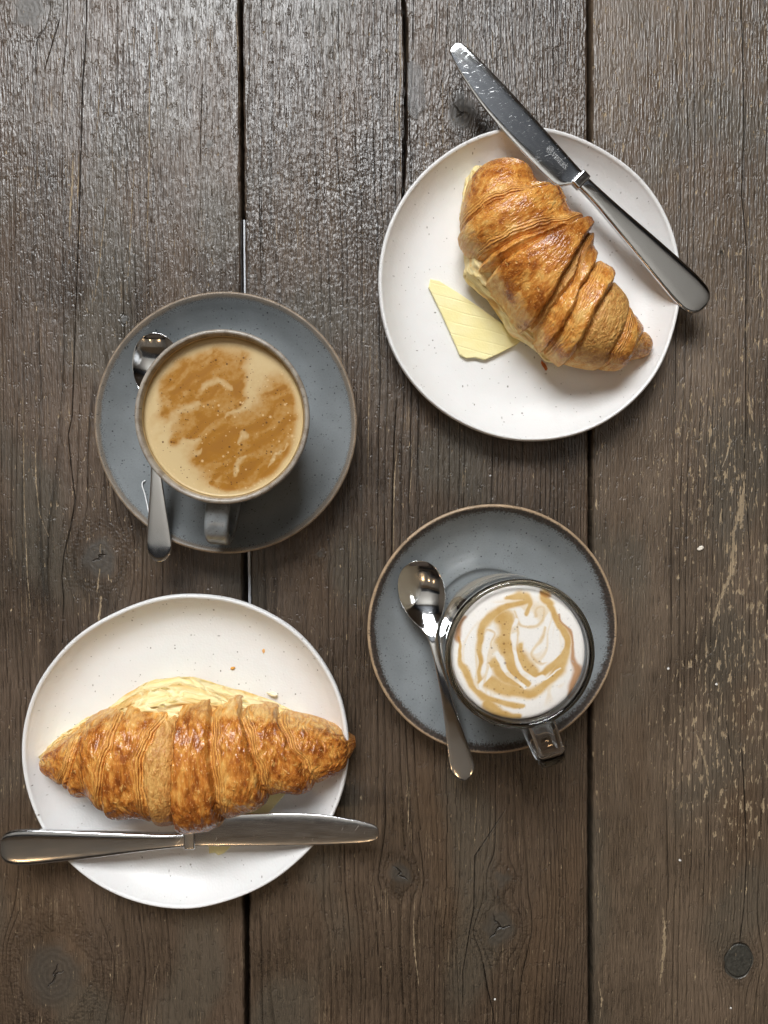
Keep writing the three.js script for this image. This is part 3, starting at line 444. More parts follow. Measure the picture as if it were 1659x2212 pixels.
  part('foam', turned(smoothProfile([[0.0001, lev + 0.0016], [ri * 0.5, lev + 0.0016], [ri * 0.85, lev + 0.0013], [ri * 0.96, lev + 0.0006], [ri, lev - 0.0008], [ri - 0.0002, lev - 0.009]], 50), { seg: 128, size: 2 * ri }), painted(foamTex, 0.0006), k);
  const liq = smoothProfile([[ri - 0.0002, lev - 0.009], [R * 0.975 - th - gap, H * 0.72], [R * 0.964 - th + 0.0003, H * 0.64], [R * 0.945 - th + 0.0003, H * 0.50], [0.0308 - th + 0.0003, 0.026], [0.0285 - th + 0.0003, 0.0143], [0.0245 - th + 0.0003, 0.0082], [0.014, 0.0066], [0.0001, 0.0066]], 60);
  part('liquid', turned(liq, { seg: 96 }), std([0.74, 0.62, 0.45], 0.45), k);
}

// ------------------------------------------------------------------ cutlery
// stations: [u, left, right, y, thick, hollow]; the section is a closed ring, flat or hollowed on top
function blank(stations, { ring = 40, n = 140, edge = 0.5, uvLen = 0.21 }) {
  const at = (u) => { let i = 1; while (i < stations.length - 1 && stations[i][0] < u) i++; const a = stations[i - 1], b = stations[i], p = stations[max(0, i - 2)], q = stations[min(stations.length - 1, i + 1)], h = b[0] - a[0], t = clamp((u - a[0]) / h), t2 = t * t, t3 = t2 * t; return a.map((_, k) => { if (!k) return u; const ma = i > 1 ? (b[k] - p[k]) / (b[0] - p[0]) : (b[k] - a[k]) / h, mb = i < stations.length - 1 ? (q[k] - a[k]) / (q[0] - a[0]) : (b[k] - a[k]) / h; return (2 * t3 - 3 * t2 + 1) * a[k] + (t3 - 2 * t2 + t) * h * ma + (-2 * t3 + 3 * t2) * b[k] + (t3 - t2) * h * mb; }); };
  const u0 = stations[0][0], u1 = stations[stations.length - 1][0], pos = [], uv = [], idx = [], us = [];
  for (let i = 0; i <= n; i++) { const q = i / n, e = 0.5 - 0.5 * cos(PI * q); us.push(lerp(u0, u1, lerp(q, e, 0.45))); }
  us.forEach((u) => {
    const [, l, r, y, th, hol, fl] = at(u), c = (l + r) / 2, w = max(1e-6, (r - l) / 2);
    for (let k = 0; k < ring; k++) {
      const a = k / ring * 2 * PI, ca = cos(a), sa = sin(a), v = Math.sign(ca) * pow(abs(ca), edge), top = sa >= 0;
      const body = pow(abs(sa), fl || 0.35) * th / 2 * (top ? 1 : -1);
      const dish = -(hol || 0) * max(0, 1 - pow(abs(v), 2.2));
      pos.push(u, y + body + dish, c + v * w); uv.push(u / uvLen, 0.5 + (c + v * w) / 0.03);
    }
  });
  const N = us.length;
  for (let i = 0; i + 1 < N; i++) for (let k = 0; k < ring; k++) { const k2 = (k + 1) % ring, a = i * ring + k, b = i * ring + k2, c = a + ring, d = b + ring; idx.push(a, b, c, b, d, c); }
  for (const [i, flip] of [[0, 0], [N - 1, 1]]) for (let k = 1; k + 1 < ring; k++) idx.push(...(flip ? [i * ring, i * ring + k, i * ring + k + 1] : [i * ring, i * ring + k + 1, i * ring + k]));
  const g = new THREE.BufferGeometry(); g.setAttribute('position', new THREE.Float32BufferAttribute(pos, 3)); g.setAttribute('uv', new THREE.Float32BufferAttribute(uv, 2)); g.setIndex(idx); g.computeVertexNormals();
  return { g, us, ring };
}
function slice({ g }, a, b) {           // the faces of a blank between two places along it, on shared vertices
  const p = g.attributes.position, ix = g.index.array, out = [];
  for (let i = 0; i < ix.length; i += 3) { const u = (p.getX(ix[i]) + p.getX(ix[i + 1]) + p.getX(ix[i + 2])) / 3; if (u >= a && u < b) out.push(ix[i], ix[i + 1], ix[i + 2]); }
  const o = new THREE.BufferGeometry(); for (const k of ['position', 'normal', 'uv']) o.setAttribute(k, g.attributes[k]); o.setIndex(out); return o;
}
function steelTex(seed, scratches, brushed, mark) {
  const w = 1024, h = 256, cv = document.createElement('canvas'); cv.width = w; cv.height = h; const x = cv.getContext('2d'), r = rng(seed);
  x.fillStyle = '#000'; x.fillRect(0, 0, w, h);
  for (let i = 0; i < scratches; i++) { const px = r() * w * 0.56, py = r() * h, a = -1.0 + (r() - 0.5) * 0.9, l = 3 + 17 * r() * r(); x.strokeStyle = `rgba(255,255,255,${0.15 + 0.75 * r() * r()})`; x.lineWidth = 0.5 + 1.1 * r() * r(); x.beginPath(); x.moveTo(px, py); x.lineTo(px + l * cos(a), py + l * 2 * sin(a)); x.stroke(); }
  for (let i = 0; i < scratches * 0.8; i++) { const px = w * 0.5 + r() * w * 0.5, py = r() * h, a = r() * 6.3, l = 3 + 18 * r() * r(); x.strokeStyle = `rgba(255,255,255,${0.08 + 0.3 * r() * r()})`; x.lineWidth = 0.7; x.beginPath(); x.moveTo(px, py); x.lineTo(px + l * cos(a), py + l * sin(a)); x.stroke(); }
  if (mark) { x.save(); x.translate(393, 142); x.fillStyle = x.strokeStyle = 'rgba(255,255,255,0.34)'; x.lineWidth = 2.2; for (let k = -3; k < 4; k++) { const e = sqrt(max(0, 18 * 18 - (k * 5) ** 2)); x.beginPath(); x.moveTo(-e * 0.55, k * 5.5); x.lineTo(e * 0.55, k * 5.5 - 4); x.stroke(); } x.font = 'bold 22px serif'; x.textAlign = 'left'; x.textBaseline = 'middle'; x.scale(0.68, 1.3); x.fillText('VINERS', 18, 2); x.restore(); }
  const src = x.getImageData(0, 0, w, h).data, data = new Uint8Array(w * h * 4);
  for (let j = 0, k = 0; j < h; j++) for (let i = 0; i < w; i++, k += 4) { const m = src[k] / 255, n = fbm(i * 0.02 + seed, j * 0.04, 3); const bl = i < w * 0.54 ? brushed : brushed * 0.35; data[k] = 255 * clamp(0.5 - 0.2 * m + 0.10 * bl * noise(i * 0.03, j * 1.7)); data[k + 1] = 255 * clamp(0.085 + 0.04 * n + 0.5 * m + 0.09 * bl + 0.06 * bl * noise(i * 0.02, j * 1.3)); data[k + 3] = 255; }
  const t = new THREE.DataTexture(data, w, h, THREE.RGBAFormat); t.magFilter = t.minFilter = THREE.LinearFilter; t.wrapS = t.wrapT = THREE.RepeatWrapping; t.needsUpdate = true; return t;
}
const steel = (tex, bump = 0.00006) => new THREE.MeshStandardMaterial({ color: new THREE.Color().setRGB(0.72, 0.73, 0.74), metalness: 1, roughness: 1, roughnessMap: tex, bumpMap: tex, bumpScale: bump });
const U = 0.204 / 790;                  // metres per measured unit of a knife
const knifeStations = [
  [0, -4, 4, 0, 1.0], [2.5, -12, 9, 0, 1.3], [10, -18, 14, 0, 1.6], [30, -25, 17.5, 0, 1.8], [59, -32, 18.5, 0, 2.0], [128, -44, 19, 0, 2.1], [212, -49.5, 18, 0, 2.2], [306, -50.5, 15, 0, 2.3], [352, -49, 13.5, 0, 2.4], [372, -44, 13, 0, 2.6], [388, -24, 12.5, 0, 3.2], [394, -19, 12.5, 0, 4.2], [410, -16.5, 12.5, 0, 5.0], [450, -16.5, 15, 0, 5.0], [510, -20, 20, 0, 4.8], [600, -26, 29, 0, 4.4], [700, -33, 37, 0, 4.2], [745, -34.5, 38.5, 0, 4.0], [772, -31, 34, 0, 3.8], [785, -21, 23, 0, 3.3], [790, -9, 11, 0, 2.6],
].map(([u, l, r, y, t]) => [u * U, -r * U, -l * U, y, t * 0.001, 0, u > 392 ? 0.42 : 0.30]);
function knife(label, tip, end, roll, tex, lean = 0) {
  const a = D(...tip), b = D(...end), g = thing('table_knife', label, 'knife', a.toArray(), 'steel table knives');
  const B = blank(knifeStations, { ring: 44, n: 220, edge: 0.42, uvLen: 0.204 });
  const m = steel(tex);
  part('blade', slice(B, -1, 388 * U), m, g).rotation.x = lean; part('handle', slice(B, 388 * U, 1), m, g);
  const col = new RoundedBoxGeometry(0.0062, 0.0054, 0.0098, 4, 0.0012); col.translate(397 * U, 0.0003, 2 * U);
  part('collar', col, steel(tex, 0), g);
  const d = b.clone().sub(a).normalize(), side = new THREE.Vector3().crossVectors(d, new THREE.Vector3(0, 1, 0)).normalize(), up = new THREE.Vector3().crossVectors(side, d);
  g.scale.setScalar(a.distanceTo(b) / 0.204); const q = new THREE.Quaternion().setFromRotationMatrix(new THREE.Matrix4().makeBasis(d, up, side)); g.quaternion.copy(q).multiply(new THREE.Quaternion().setFromAxisAngle(new THREE.Vector3(1, 0, 0), roll));
  return g;
}
// local z points to the right of the travel from tip to end: the knives lie with the cutting edge towards the croissant
knife('scratched steel table knife leaning over the plate beside the far croissant', [980, 98, 0.0245], [1519, 666, 0.0200], 0.09, steelTex(3, 460, 0.05, true));
knife('brushed steel table knife lying across the near edge of the lower plate', [818, 1800, 0.0214], [0, 1829, 0.0226], 0.05, steelTex(9, 60, 1.0, false), 0.05);

// teaspoons: bowl from 0 to 42 mm, then neck and handle
const spoonStations = [
  [0, -1.2, 1.2, 0, 1.0, 0], [0.8, -4.2, 4.2, -0.2, 1.0, 0.2], [3, -8.0, 8.0, -0.6, 1.1, 1.4], [8, -11.4, 11.4, -1.0, 1.2, 2.9], [16, -13.1, 13.1, -1.3, 1.2, 4.3], [24, -12.3, 12.3, -1.2, 1.3, 4.2], [32, -9.0, 9.0, -0.6, 1.5, 2.7], [38, -5.2, 5.2, 0.3, 1.9, 0.9], [42, -3.4, 3.4, 1.4, 2.4, 0.1], [48, -2.5, 2.5, 3.0, 2.6, 0], [60, -2.3, 2.3, 4.6, 2.3, 0], [80, -3.2, 3.2, 5.2, 2.0, 0], [100, -5.2, 5.2, 5.0, 1.9, 0], [114, -6.7, 6.7, 4.6, 1.8, 0], [120, -6.6, 6.6, 4.4, 1.7, 0], [124, -4.6, 4.6, 4.2, 1.6, 0], [126, -1.6, 1.6, 4.1, 1.3, 0],
].map(([u, l, r, y, t, hol]) => [u * 0.001, l * 0.001, r * 0.001, y * 0.001, t * 0.001, hol * 0.001, u > 42 ? 0.5 : 0.6]);
const spoonTex = steelTex(21, 90, 0.05, false), spoonSteel = steel(spoonTex);
function spoon(label, tip, end, roll = 0, k = 1) {
  const a = D(...tip), b = D(...end), g = thing('teaspoon', label, 'spoon', a.toArray(), 'steel teaspoons');
  const B = blank(spoonStations, { ring: 48, n: 200, edge: 0.6, uvLen: 0.126 });
  part('bowl', slice(B, -1, 0.043), spoonSteel, g); part('handle', slice(B, 0.043, 1), spoonSteel, g);
  const d = b.clone().sub(a), len = d.length(); d.normalize(); const side = new THREE.Vector3().crossVectors(d, new THREE.Vector3(0, 1, 0)).normalize(), up = new THREE.Vector3().crossVectors(side, d);
  g.quaternion.setFromRotationMatrix(new THREE.Matrix4().makeBasis(d, up, side)).multiply(new THREE.Quaternion().setFromAxisAngle(new THREE.Vector3(1, 0, 0), roll));
  g.scale.setScalar(len / 0.126 * k); return g;
}
spoon('steel teaspoon with mirror-bright bowl beside the glass cup', [896, 1212, 0.0210], [1003, 1679, 0.0222], 0.0);
spoon('steel teaspoon half hidden under the grey coffee cup', [333, 719, 0.0235], [350, 1211, 0.0230], 0.03);

// ------------------------------------------------------------------ croissants
const golden = L(216, 154, 76), amber = L(190, 118, 48), brownC = L(150, 82, 30), darkC = L(108, 54, 20), paleC = L(228, 186, 112), cream = L(240, 216, 150);
function curveOf(pts, h) { return new THREE.CatmullRomCurve3(pts.map(([x, y], i) => D(x, y, h * (0.5 + 0.5 * pow(sin(PI * clamp(i / (pts.length - 1), 0.001, 0.999)), 0.6)))), false, 'centripetal'); }
// a loaf between two outlines (picture coordinates, running from one tip to the other), resting on the plate
function loaf({ left, right, high, hOut, base, NS = 420, NP = 220, lift = 0.42, displace, topPow = 0.9, endPow = 0.75 }) {
  const A = curveOf(left, hOut).getSpacedPoints(NS), B = curveOf(right, hOut).getSpacedPoints(NS);
  const C = A.map((p, i) => p.clone().add(B[i]).multiplyScalar(0.5)), W = A.map((p, i) => max(0.0006, p.distanceTo(B[i]) / 2)), wm = max(...W);
  let len = 0; const acc = [0]; for (let i = 1; i <= NS; i++) acc.push(len += C[i].distanceTo(C[i - 1]));
  const pos = [], uv = [], idx = [];
  for (let i = 0; i <= NS; i++) {
    const s = i / NS, a = W[i], H = high * pow(a / wm, endPow), yc = H * lift, lat = B[i].clone().sub(A[i]).normalize();
    if (i === 0 || i === NS) lat.copy(B[i === 0 ? 1 : NS - 1].clone().sub(A[i === 0 ? 1 : NS - 1]).normalize());
    for (let k = 0; k <= NP; k++) {
      const ph = k / NP * 2 * PI, ca = cos(ph), sa = sin(ph), v = Math.sign(ca) * pow(abs(ca), 0.88);
      let x = v * a, y = sa >= 0 ? (H - yc) * pow(sa, topPow) : -yc * pow(-sa, 0.62);
      const d = displace ? displace(s, ph, ca, sa, acc[i], len, a, wm) : 0, q = hypot(x, y) || 1;
      x += d * x / q; y += d * y / q;
      const o = C[i]; pos.push(o.x + lat.x * x, T + base + max(yc + y, 0), o.z + lat.z * x); uv.push(s, k / NP);
    }
  }
  const row = NP + 1;
  for (let i = 0; i < NS; i++) for (let k = 0; k < NP; k++) { const a = i * row + k, b = a + row; idx.push(a, b, a + 1, a + 1, b, b + 1); }
  const g = new THREE.BufferGeometry(); g.setAttribute('position', new THREE.Float32BufferAttribute(pos, 3)); g.setAttribute('uv', new THREE.Float32BufferAttribute(uv, 2)); g.setIndex(idx); g.computeVertexNormals();
  const nr = g.attributes.normal; for (let i = 0; i <= NS; i++) { const a = i * row, b = a + NP; const n = new THREE.Vector3(nr.getX(a) + nr.getX(b), nr.getY(a) + nr.getY(b), nr.getZ(a) + nr.getZ(b)).normalize(); nr.setXYZ(a, n.x, n.y, n.z); nr.setXYZ(b, n.x, n.y, n.z); }
  return { g, C, W, A, B, len };
}
function croissant(cfg) {
  const probe = loaf({ ...cfg, NS: 200, NP: 8 });
  // seams: each a list of picture points on the crust, turned into s as a function of v (-1..1 across)
  const seams = cfg.seams.map((S) => {
    const pts = S.map(([px, py]) => {
      let best = 1e9, bs = 0, bv = 0, h = cfg.base + cfg.high * 0.75;
      for (let it = 0; it < 3; it++) { const p = D(px, py, h); best = 1e9; probe.C.forEach((c, i) => { const d = hypot(p.x - c.x, p.z - c.z); if (d < best) { best = d; bs = i / 200; const lat = probe.B[i].clone().sub(probe.A[i]).normalize(); bv = clamp(((p.x - c.x) * lat.x + (p.z - c.z) * lat.z) / probe.W[i], -1, 1); } }); const a = probe.W[Math.round(bs * 200)]; const H = cfg.high * pow(a / max(...probe.W), cfg.endPow ?? 0.75); h = cfg.base + H * (0.42 + 0.58 * sqrt(max(0, 1 - bv * bv))); }
      return [bv, bs];
    }).sort((a, b) => a[0] - b[0]);
    return (v) => { if (v <= pts[0][0]) { const k = pts.length > 1 ? (pts[1][1] - pts[0][1]) / (pts[1][0] - pts[0][0] || 1) : 0; return pts[0][1] + k * (v - pts[0][0]) * 0.5; } for (let i = 1; i < pts.length; i++) if (v <= pts[i][0]) { const t = (v - pts[i - 1][0]) / (pts[i][0] - pts[i - 1][0] || 1); return lerp(pts[i - 1][1], pts[i][1], t * t * (3 - 2 * t) * 0.5 + t * 0.5); } const n = pts.length, k = n > 1 ? (pts[n - 1][1] - pts[n - 2][1]) / (pts[n - 1][0] - pts[n - 2][0] || 1) : 0; return pts[n - 1][1] + k * (v - pts[n - 1][0]) * 0.5; };
  });
  const LEN = probe.len * 1000, mid = cfg.mid;
  function where(s, ca, sa) {           // which wrap of dough, how far (mm) from its seam on the middle's side, and its width
    const v = clamp(ca, -1, 1), wig = 0.0045 * noise(ca * 4 + cfg.seed, s * 30) + 0.002 * noise(ca * 12, s * 60 + cfg.seed);
    const e = [-0.02, ...seams.map((f) => f(v)), 1.02].map((q, i, arr) => q + (i && i < arr.length - 1 ? wig : 0)); let b = 0;
    for (let i = 1; i < e.length; i++) if (e[i] < e[i - 1] + 0.004) e[i] = e[i - 1] + 0.004;
    while (b < e.length - 2 && s >= e[b + 1]) b++;
    const w = (e[b + 1] - e[b]) * LEN, d0 = (s - e[b]) * LEN, d1 = (e[b + 1] - s) * LEN;
    return b === mid ? { b, w, din: 99, dout: min(d0, d1) } : b > mid ? { b, w, din: d0, dout: d1 } : { b, w, din: d1, dout: d0 };
  }
  const pale = new Set(cfg.pale);
  const blister = (s, ph) => { const x = s * LEN + cfg.seed * 31, y = ph * 24; const [d1, d2] = worley(x * 0.26 + 0.9 * noise(x * 0.09, y * 0.09), y * 0.155 + 0.9 * noise(x * 0.1 + 4, y * 0.07)); return { cell: clamp(1 - d1 * 1.15), ridge: clamp((d2 - d1) * 2.2), wr: noise(x * 0.55 + 1.6 * noise(x * 0.12, y * 0.1), y * 0.16), lo: fbm(x * 0.05, y * 0.045, 3), mid: noise(x * 0.28, y * 0.12) }; };
  const displace = (s, ph, ca, sa, at, len, a, wm) => {
    const up = sst(-0.55, 0.05, sa), k = sqrt(a / wm), q = where(s, ca, sa), B = blister(s, ph);
    let d = 0;
    d -= 2.7 * exp(-pow(q.din / 1.9, 2)) + 0.8 * exp(-pow(q.din / 6, 2));
    d += 1.7 * sst(0.25 * q.w, 0.85 * q.w, q.b === mid ? q.w : q.din) * (q.w > 6 ? 1 : 0.5) - 2.2 * (1 - sst(0, 1.5, q.dout));
    if (pale.has(q.b)) d -= 1.3;
    else d += 0.20 * B.wr + 0.24 * B.cell + 0.22 * B.mid;
    d += 0.6 * B.lo + 0.16 * noise(s * LEN * 1.1, ph * 10);
    return 0.001 * k * up * d;
  };
  const main = loaf({ ...cfg, displace, NS: 520, NP: 300 });
  const tex = paint(1280, 1024, (s, v) => {
    const ph = v * 2 * PI, ca = cos(ph), sa = sin(ph); if (sa < -0.75) return { c: amber, h: 0.5, r: 0.6 };
    const q = where(s, ca, sa), B = blister(s, ph), x = s * LEN, y = ph * 24, n1 = fbm(x * 0.11 + cfg.seed, y * 0.10, 3), n2 = fbm(x * 0.5, y * 0.28 + cfg.seed, 3), fl = noise(x * 2.2, y * 0.55);
    let t = 0.47 + 0.62 * n1 + 0.46 * n2 + 0.26 * (B.cell - 0.4) + 0.16 * rnd1(q.b, cfg.seed) - 0.08 + 0.10 * sst(3, 12, q.din) + (cfg.tone ?? 0);
    let c = t < 0.35 ? mix3(paleC, golden, t / 0.35) : t < 0.6 ? mix3(golden, amber, (t - 0.35) / 0.25) : t < 0.85 ? mix3(amber, brownC, (t - 0.6) / 0.25) : mix3(brownC, darkC, (t - 0.85) / 0.4);
    let h = 0.5 + 0.12 * B.wr + 0.13 * B.cell + 0.06 * n2 + 0.02 * fl, r = 0.22 + 0.12 * n2 - 0.04 * t;
    // stretched layers showing beside each seam
    const lay = 0.95 * exp(-pow((q.din - 2.9) / (2.5 + 1.6 * n1), 2)) * (q.b === mid ? 0 : 1) * (0.35 + 0.65 * sst(7, 17, q.w));
    if (lay > 0.03) { const st = sin(q.din * 4.8 + 2.0 * noise(x * 0.05, y * 0.05) + 0.8 * noise(x * 0.4, y * 0.10)); c = mix3(c, mix3(L(238, 178, 92), L(184, 108, 42), 0.45 + 0.45 * st + 0.5 * n2), lay * 0.85); h += 0.10 * lay * st; r = lerp(r, 0.5, lay); }
    if (pale.has(q.b)) { c = mix3(mix3(L(214, 168, 96), L(178, 120, 56), 0.5 + 1.2 * n2 + 0.4 * fl), c, 0.15); r = 0.55; h = 0.5 + 0.14 * n2 + 0.04 * fl + 0.06 * noise(x * 0.8, y * 0.8); }
    if (cfg.fade) { const f = cfg.fade(s, ca, sa, n1); if (f > 0) { c = mix3(c, mix3(mix3(cream, golden, 0.35 + 0.8 * n2 + 0.5 * B.cell), L(222, 160, 74), sst(0.1, 0.5, B.wr)), f); r = lerp(r, 0.5, f); } }
    if (cfg.scorchShade) { const f = cfg.scorchShade(s, ca, sa, n1); if (f > 0) c = mix3(c, mix3(brownC, darkC, 0.5 + n2), f); }
    const fk = sst(0.62, 0.80, noise(x * 0.35 + 7, y * 0.30) + 0.5 * noise(x * 1.1, y)); c = mix3(c, L(232, 182, 104), fk * 0.55); h += 0.08 * fk; { const g1 = noise(x * 1.5, y * 1.1), g2 = noise(x * 3.2, y * 2.2); h += 0.035 * g1 + 0.022 * g2; r += 0.08 * g1; c = mix3(c, L(238, 190, 116), 0.4 * sst(0.35, 0.7, g1 + 0.3 * g2)); }
    return { c: mul3(c, 1 + 0.07 * fl), h, r };
  });
  const g = thing('croissant', cfg.label, 'croissant', [0, 0, 0], 'croissants on plates');
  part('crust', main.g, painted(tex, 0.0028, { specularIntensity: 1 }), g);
  const cr = cfg.crumb;
  const airy = (s, ph) => { const x = s * 150 + cfg.seed, y = ph * 18, wx = 2.5 * noise(x * 0.07, y * 0.1); return { a: worley(x * 0.13 + 0.6 * noise(x * 0.2, y * 0.2), y * 0.24 + wx * 0.3), f: 0.7 * fbm(x * 0.2 + wx, y * 0.24, 4), g: noise(x * 0.06, y * 0.16 + wx * 0.2) }; };
  const cl = loaf({ ...cr, base: cfg.base, NS: 340, NP: 180, displace: (s, ph, ca, sa) => { const q = airy(s, ph); return 0.001 * sst(-0.6, 0, sa) * (1.5 * q.f + 1.0 * q.a[0] - 0.7 + 2.0 * q.g); } });
  const crumbTex = paint(640, 512, (s, v) => { const q = airy(s, v * 2 * PI), hole = (1 - sst(0.10, 0.36, q.a[0] + 0.5 * q.f)) * sst(-0.1, 0.3, q.g); return { c: mix3(mix3(mix3(L(250, 238, 192), L(236, 206, 130), 0.5 + 1.3 * q.f), L(222, 166, 80), 0.75 * sst(0.05, 0.5, noise(s * 7 + cfg.seed, v * 9) + 0.5 * q.f)), mix3(L(196, 172, 84), L(226, 172, 88), 0.35), hole * 0.8), h: 0.5 + 0.3 * q.f - 0.2 * hole, r: 0.62 }; });
  part('crumb', cl.g, painted(crumbTex, 0.003), g, 'pale yellow soft crumb showing along the side');
  return g;
}
const z3 = (a) => a.map(([x, y]) => [(900 + x / 1.929) / 1.13, (80 + y / 1.929) / 1.13]), z4 = (a) => a.map(([x, y]) => [x / 1.765 / 1.13, (1420 + y / 1.765) / 1.13]);
croissant({
  label: 'golden croissant lying diagonally on the far plate next to a yellow slice', seed: 4, base: FLOOR - 0.0002, high: 0.050, hOut: 0.027, mid: 3, tone: -0.09, endPow: 0.62,
  left: z3([[545, 622], [478, 690], [447, 790], [432, 900], [446, 1000], [500, 1090], [560, 1180], [640, 1270], [700, 1360], [770, 1430], [830, 1500], [930, 1560], [1060, 1578], [1180, 1578], [1262, 1532], [1325, 1512], [1338, 1482]]),
  right: z3([[560, 612], [610, 604], [690, 616], [748, 648], [792, 720], [862, 738], [935, 850], [1002, 872], [1048, 950], [1040, 1030], [1100, 1100], [1150, 1165], [1195, 1240], [1245, 1330], [1275, 1372], [1322, 1418], [1342, 1466]]),
  seams: [z3([[430, 885], [560, 790], [690, 752], [800, 728]]), z3([[470, 1085], [560, 1020], [700, 950], [860, 890], [940, 868]]), z3([[545, 1150], [640, 1070], [790, 990], [940, 890], [1000, 872]]), z3([[690, 1290], [830, 1180], [950, 1090], [1042, 1010]]), z3([[770, 1320], [880, 1230], [970, 1160], [1062, 1050]]), z3([[840, 1440], [930, 1330], [1010, 1200], [1100, 1105]]), z3([[900, 1560], [1000, 1430], [1080, 1290], [1160, 1180]]), z3([[1085, 1575], [1150, 1480], [1200, 1400], [1235, 1300]]), z3([[1255, 1532], [1270, 1460], [1285, 1385]])],
  pale: [4, 7], fade: (s, ca, sa, n) => clamp(sst(0.12, 0.0, s + 0.12 * n) * 0.8 + sst(-0.80, -0.99, ca + 0.25 * n) * 0.85),
  scorchShade: (s, ca, sa, n) => 0.55 * sst(0.35, 0.45, s + 0.15 * n) * sst(0.62, 0.52, s + 0.15 * n) * sst(-0.2, 0.4, ca + n) ,
  crumb: { high: 0.028, hOut: 0.018, lift: 0.5, left: z3([[500, 640], [452, 705], [438, 790], [436, 900], [448, 1000], [458, 1085], [456, 1140], [515, 1212], [580, 1262], [636, 1350], [660, 1400], [740, 1450], [800, 1495], [838, 1540], [880, 1550], [930, 1560]]), right: z3([[560, 640], [600, 700], [640, 800], [640, 900], [660, 1000], [700, 1080], [740, 1150], [780, 1220], [820, 1290], [860, 1350], [890, 1400], [930, 1450], [950, 1490], [960, 1520], [965, 1540], [968, 1550]]) },
});
croissant({
  label: 'large brown croissant lying sideways on the near plate beside the knife', seed: 9, base: FLOOR - 0.0002, high: 0.054, hOut: 0.027, mid: 5, tone: 0.03, endPow: 0.62,
  left: z4([[172, 768], [180, 745], [240, 700], [310, 655], [385, 600], [470, 555], [560, 525], [680, 520], [780, 508], [900, 505], [1030, 512], [1150, 540], [1250, 572], [1350, 596], [1420, 625], [1480, 652], [1528, 682]]),
  right: z4([[172, 790], [182, 828], [235, 860], [292, 893], [350, 918], [410, 924], [470, 982], [620, 1000], [780, 1042], [900, 1036], [980, 1008], [1100, 960], [1200, 905], [1300, 893], [1400, 846], [1480, 798], [1532, 718]]),
  seams: [z4([[300, 690], [288, 780], [262, 872]]), z4([[392, 600], [340, 720], [292, 890]]), z4([[562, 535], [480, 700], [440, 830], [448, 965]]), z4([[750, 560], [690, 650], [620, 800], [605, 1000]]), z4([[778, 540], [750, 700], [735, 850], [738, 1030]]), z4([[866, 545], [880, 700], [915, 850], [955, 1000]]), z4([[1022, 530], [1060, 700], [1110, 830], [1160, 930]]), z4([[1215, 575], [1250, 690], [1300, 790], [1335, 860]]), z4([[1478, 655], [1495, 700], [1500, 770]])],
  
  pale: [4], fade: (s, ca, sa, n) => clamp(sst(-0.72, -0.97, ca + 0.22 * n) * 0.7 + sst(0.10, 0.02, s + 0.1 * n) * sst(0.3, -0.5, ca) * 0.8),
  scorchShade: (s, ca, sa, n) => max(0.75 * sst(0.95, 0.985, s + 0.03 * n), 0.55 * sst(0.25, 0.85, ca + 0.6 * n) * sst(0.25, 0.35, s) * sst(0.8, 0.65, s)),  // browned tip; lower side darker, browning with some shading painted in
  crumb: { high: 0.036, hOut: 0.020, lift: 0.5, left: z4([[180, 745], [230, 690], [300, 640], [380, 592], [450, 560], [505, 515], [560, 480], [640, 440], [720, 420], [800, 415], [900, 440], [1000, 468], [1080, 490], [1180, 525], [1260, 562], [1400, 614]]), right: z4([[200, 780], [260, 740], [340, 700], [420, 680], [500, 660], [560, 650], [640, 640], [720, 630], [800, 620], [880, 620], [960, 630], [1040, 640], [1120, 650], [1200, 660], [1300, 670], [1400, 680]]) },
});

// ------------------------------------------------------------------ yellow slices
function slab(pts, h, thick, label, seed, tilt = 0) {
  const P = pts.map(([x, y]) => D(x, y, h + thick)), c = P.reduce((a, p) => a.add(p), new THREE.Vector3()).multiplyScalar(1 / P.length), sh = new THREE.Shape();
  P.forEach((p, i) => (i ? sh.lineTo(p.x - c.x, -(p.z - c.z)) : sh.moveTo(p.x - c.x, -(p.z - c.z))));
  const b = 0.0005, g = new THREE.ExtrudeGeometry(sh, { depth: thick - 2 * b, bevelEnabled: true, bevelThickness: b, bevelSize: b, bevelOffset: -b, bevelSegments: 3, steps: 1 });
  g.rotateX(-PI / 2); g.translate(0, b, 0);
  const p = g.attributes.position, uv = []; for (let i = 0; i < p.count; i++) uv.push(0.5 + p.getX(i) / 0.08, 0.5 + p.getZ(i) / 0.08);
  g.setAttribute('uv', new THREE.Float32BufferAttribute(uv, 2));
  const tex = paint(512, 512, (u, v) => { const x = (u - 0.5) * 80, y = (v - 0.5) * 80, n = fbm(x * 0.1 + seed, y * 0.1, 3), w = noise(x * 0.05, y * 0.05) * 0.9, q = (y * 0.97 - x * 0.25 + w) / 6.2, f = q - floor(q), line = 1 - sst(0.0, 0.10, min(f, 1 - f)); return { c: mix3([0.86, 0.765, 0.36], [0.89, 0.82, 0.46], 0.5 + n), h: 0.6 - 0.25 * line * (0.5 + n) + 0.1 * n + 0.03 * noise(x, y), r: 0.36 + 0.1 * n }; });
  const o = thing('cheese_slice', label, 'cheese slice', [c.x, T + h, c.z], 'thin yellow slices');
  const m = part('slice', g, painted(tex, 0.0010), o); m.rotation.z = tilt; return o;
}
slab(z3([[290, 1158], [330, 1166], [420, 1222], [520, 1290], [640, 1376], [722, 1446], [700, 1466], [610, 1512], [548, 1540], [500, 1528], [460, 1532], [428, 1514], [410, 1470], [350, 1335], [282, 1196]]), FLOOR + 0.0002, 0.0026, 'pale yellow ribbed slice lying beside the far croissant', 3);
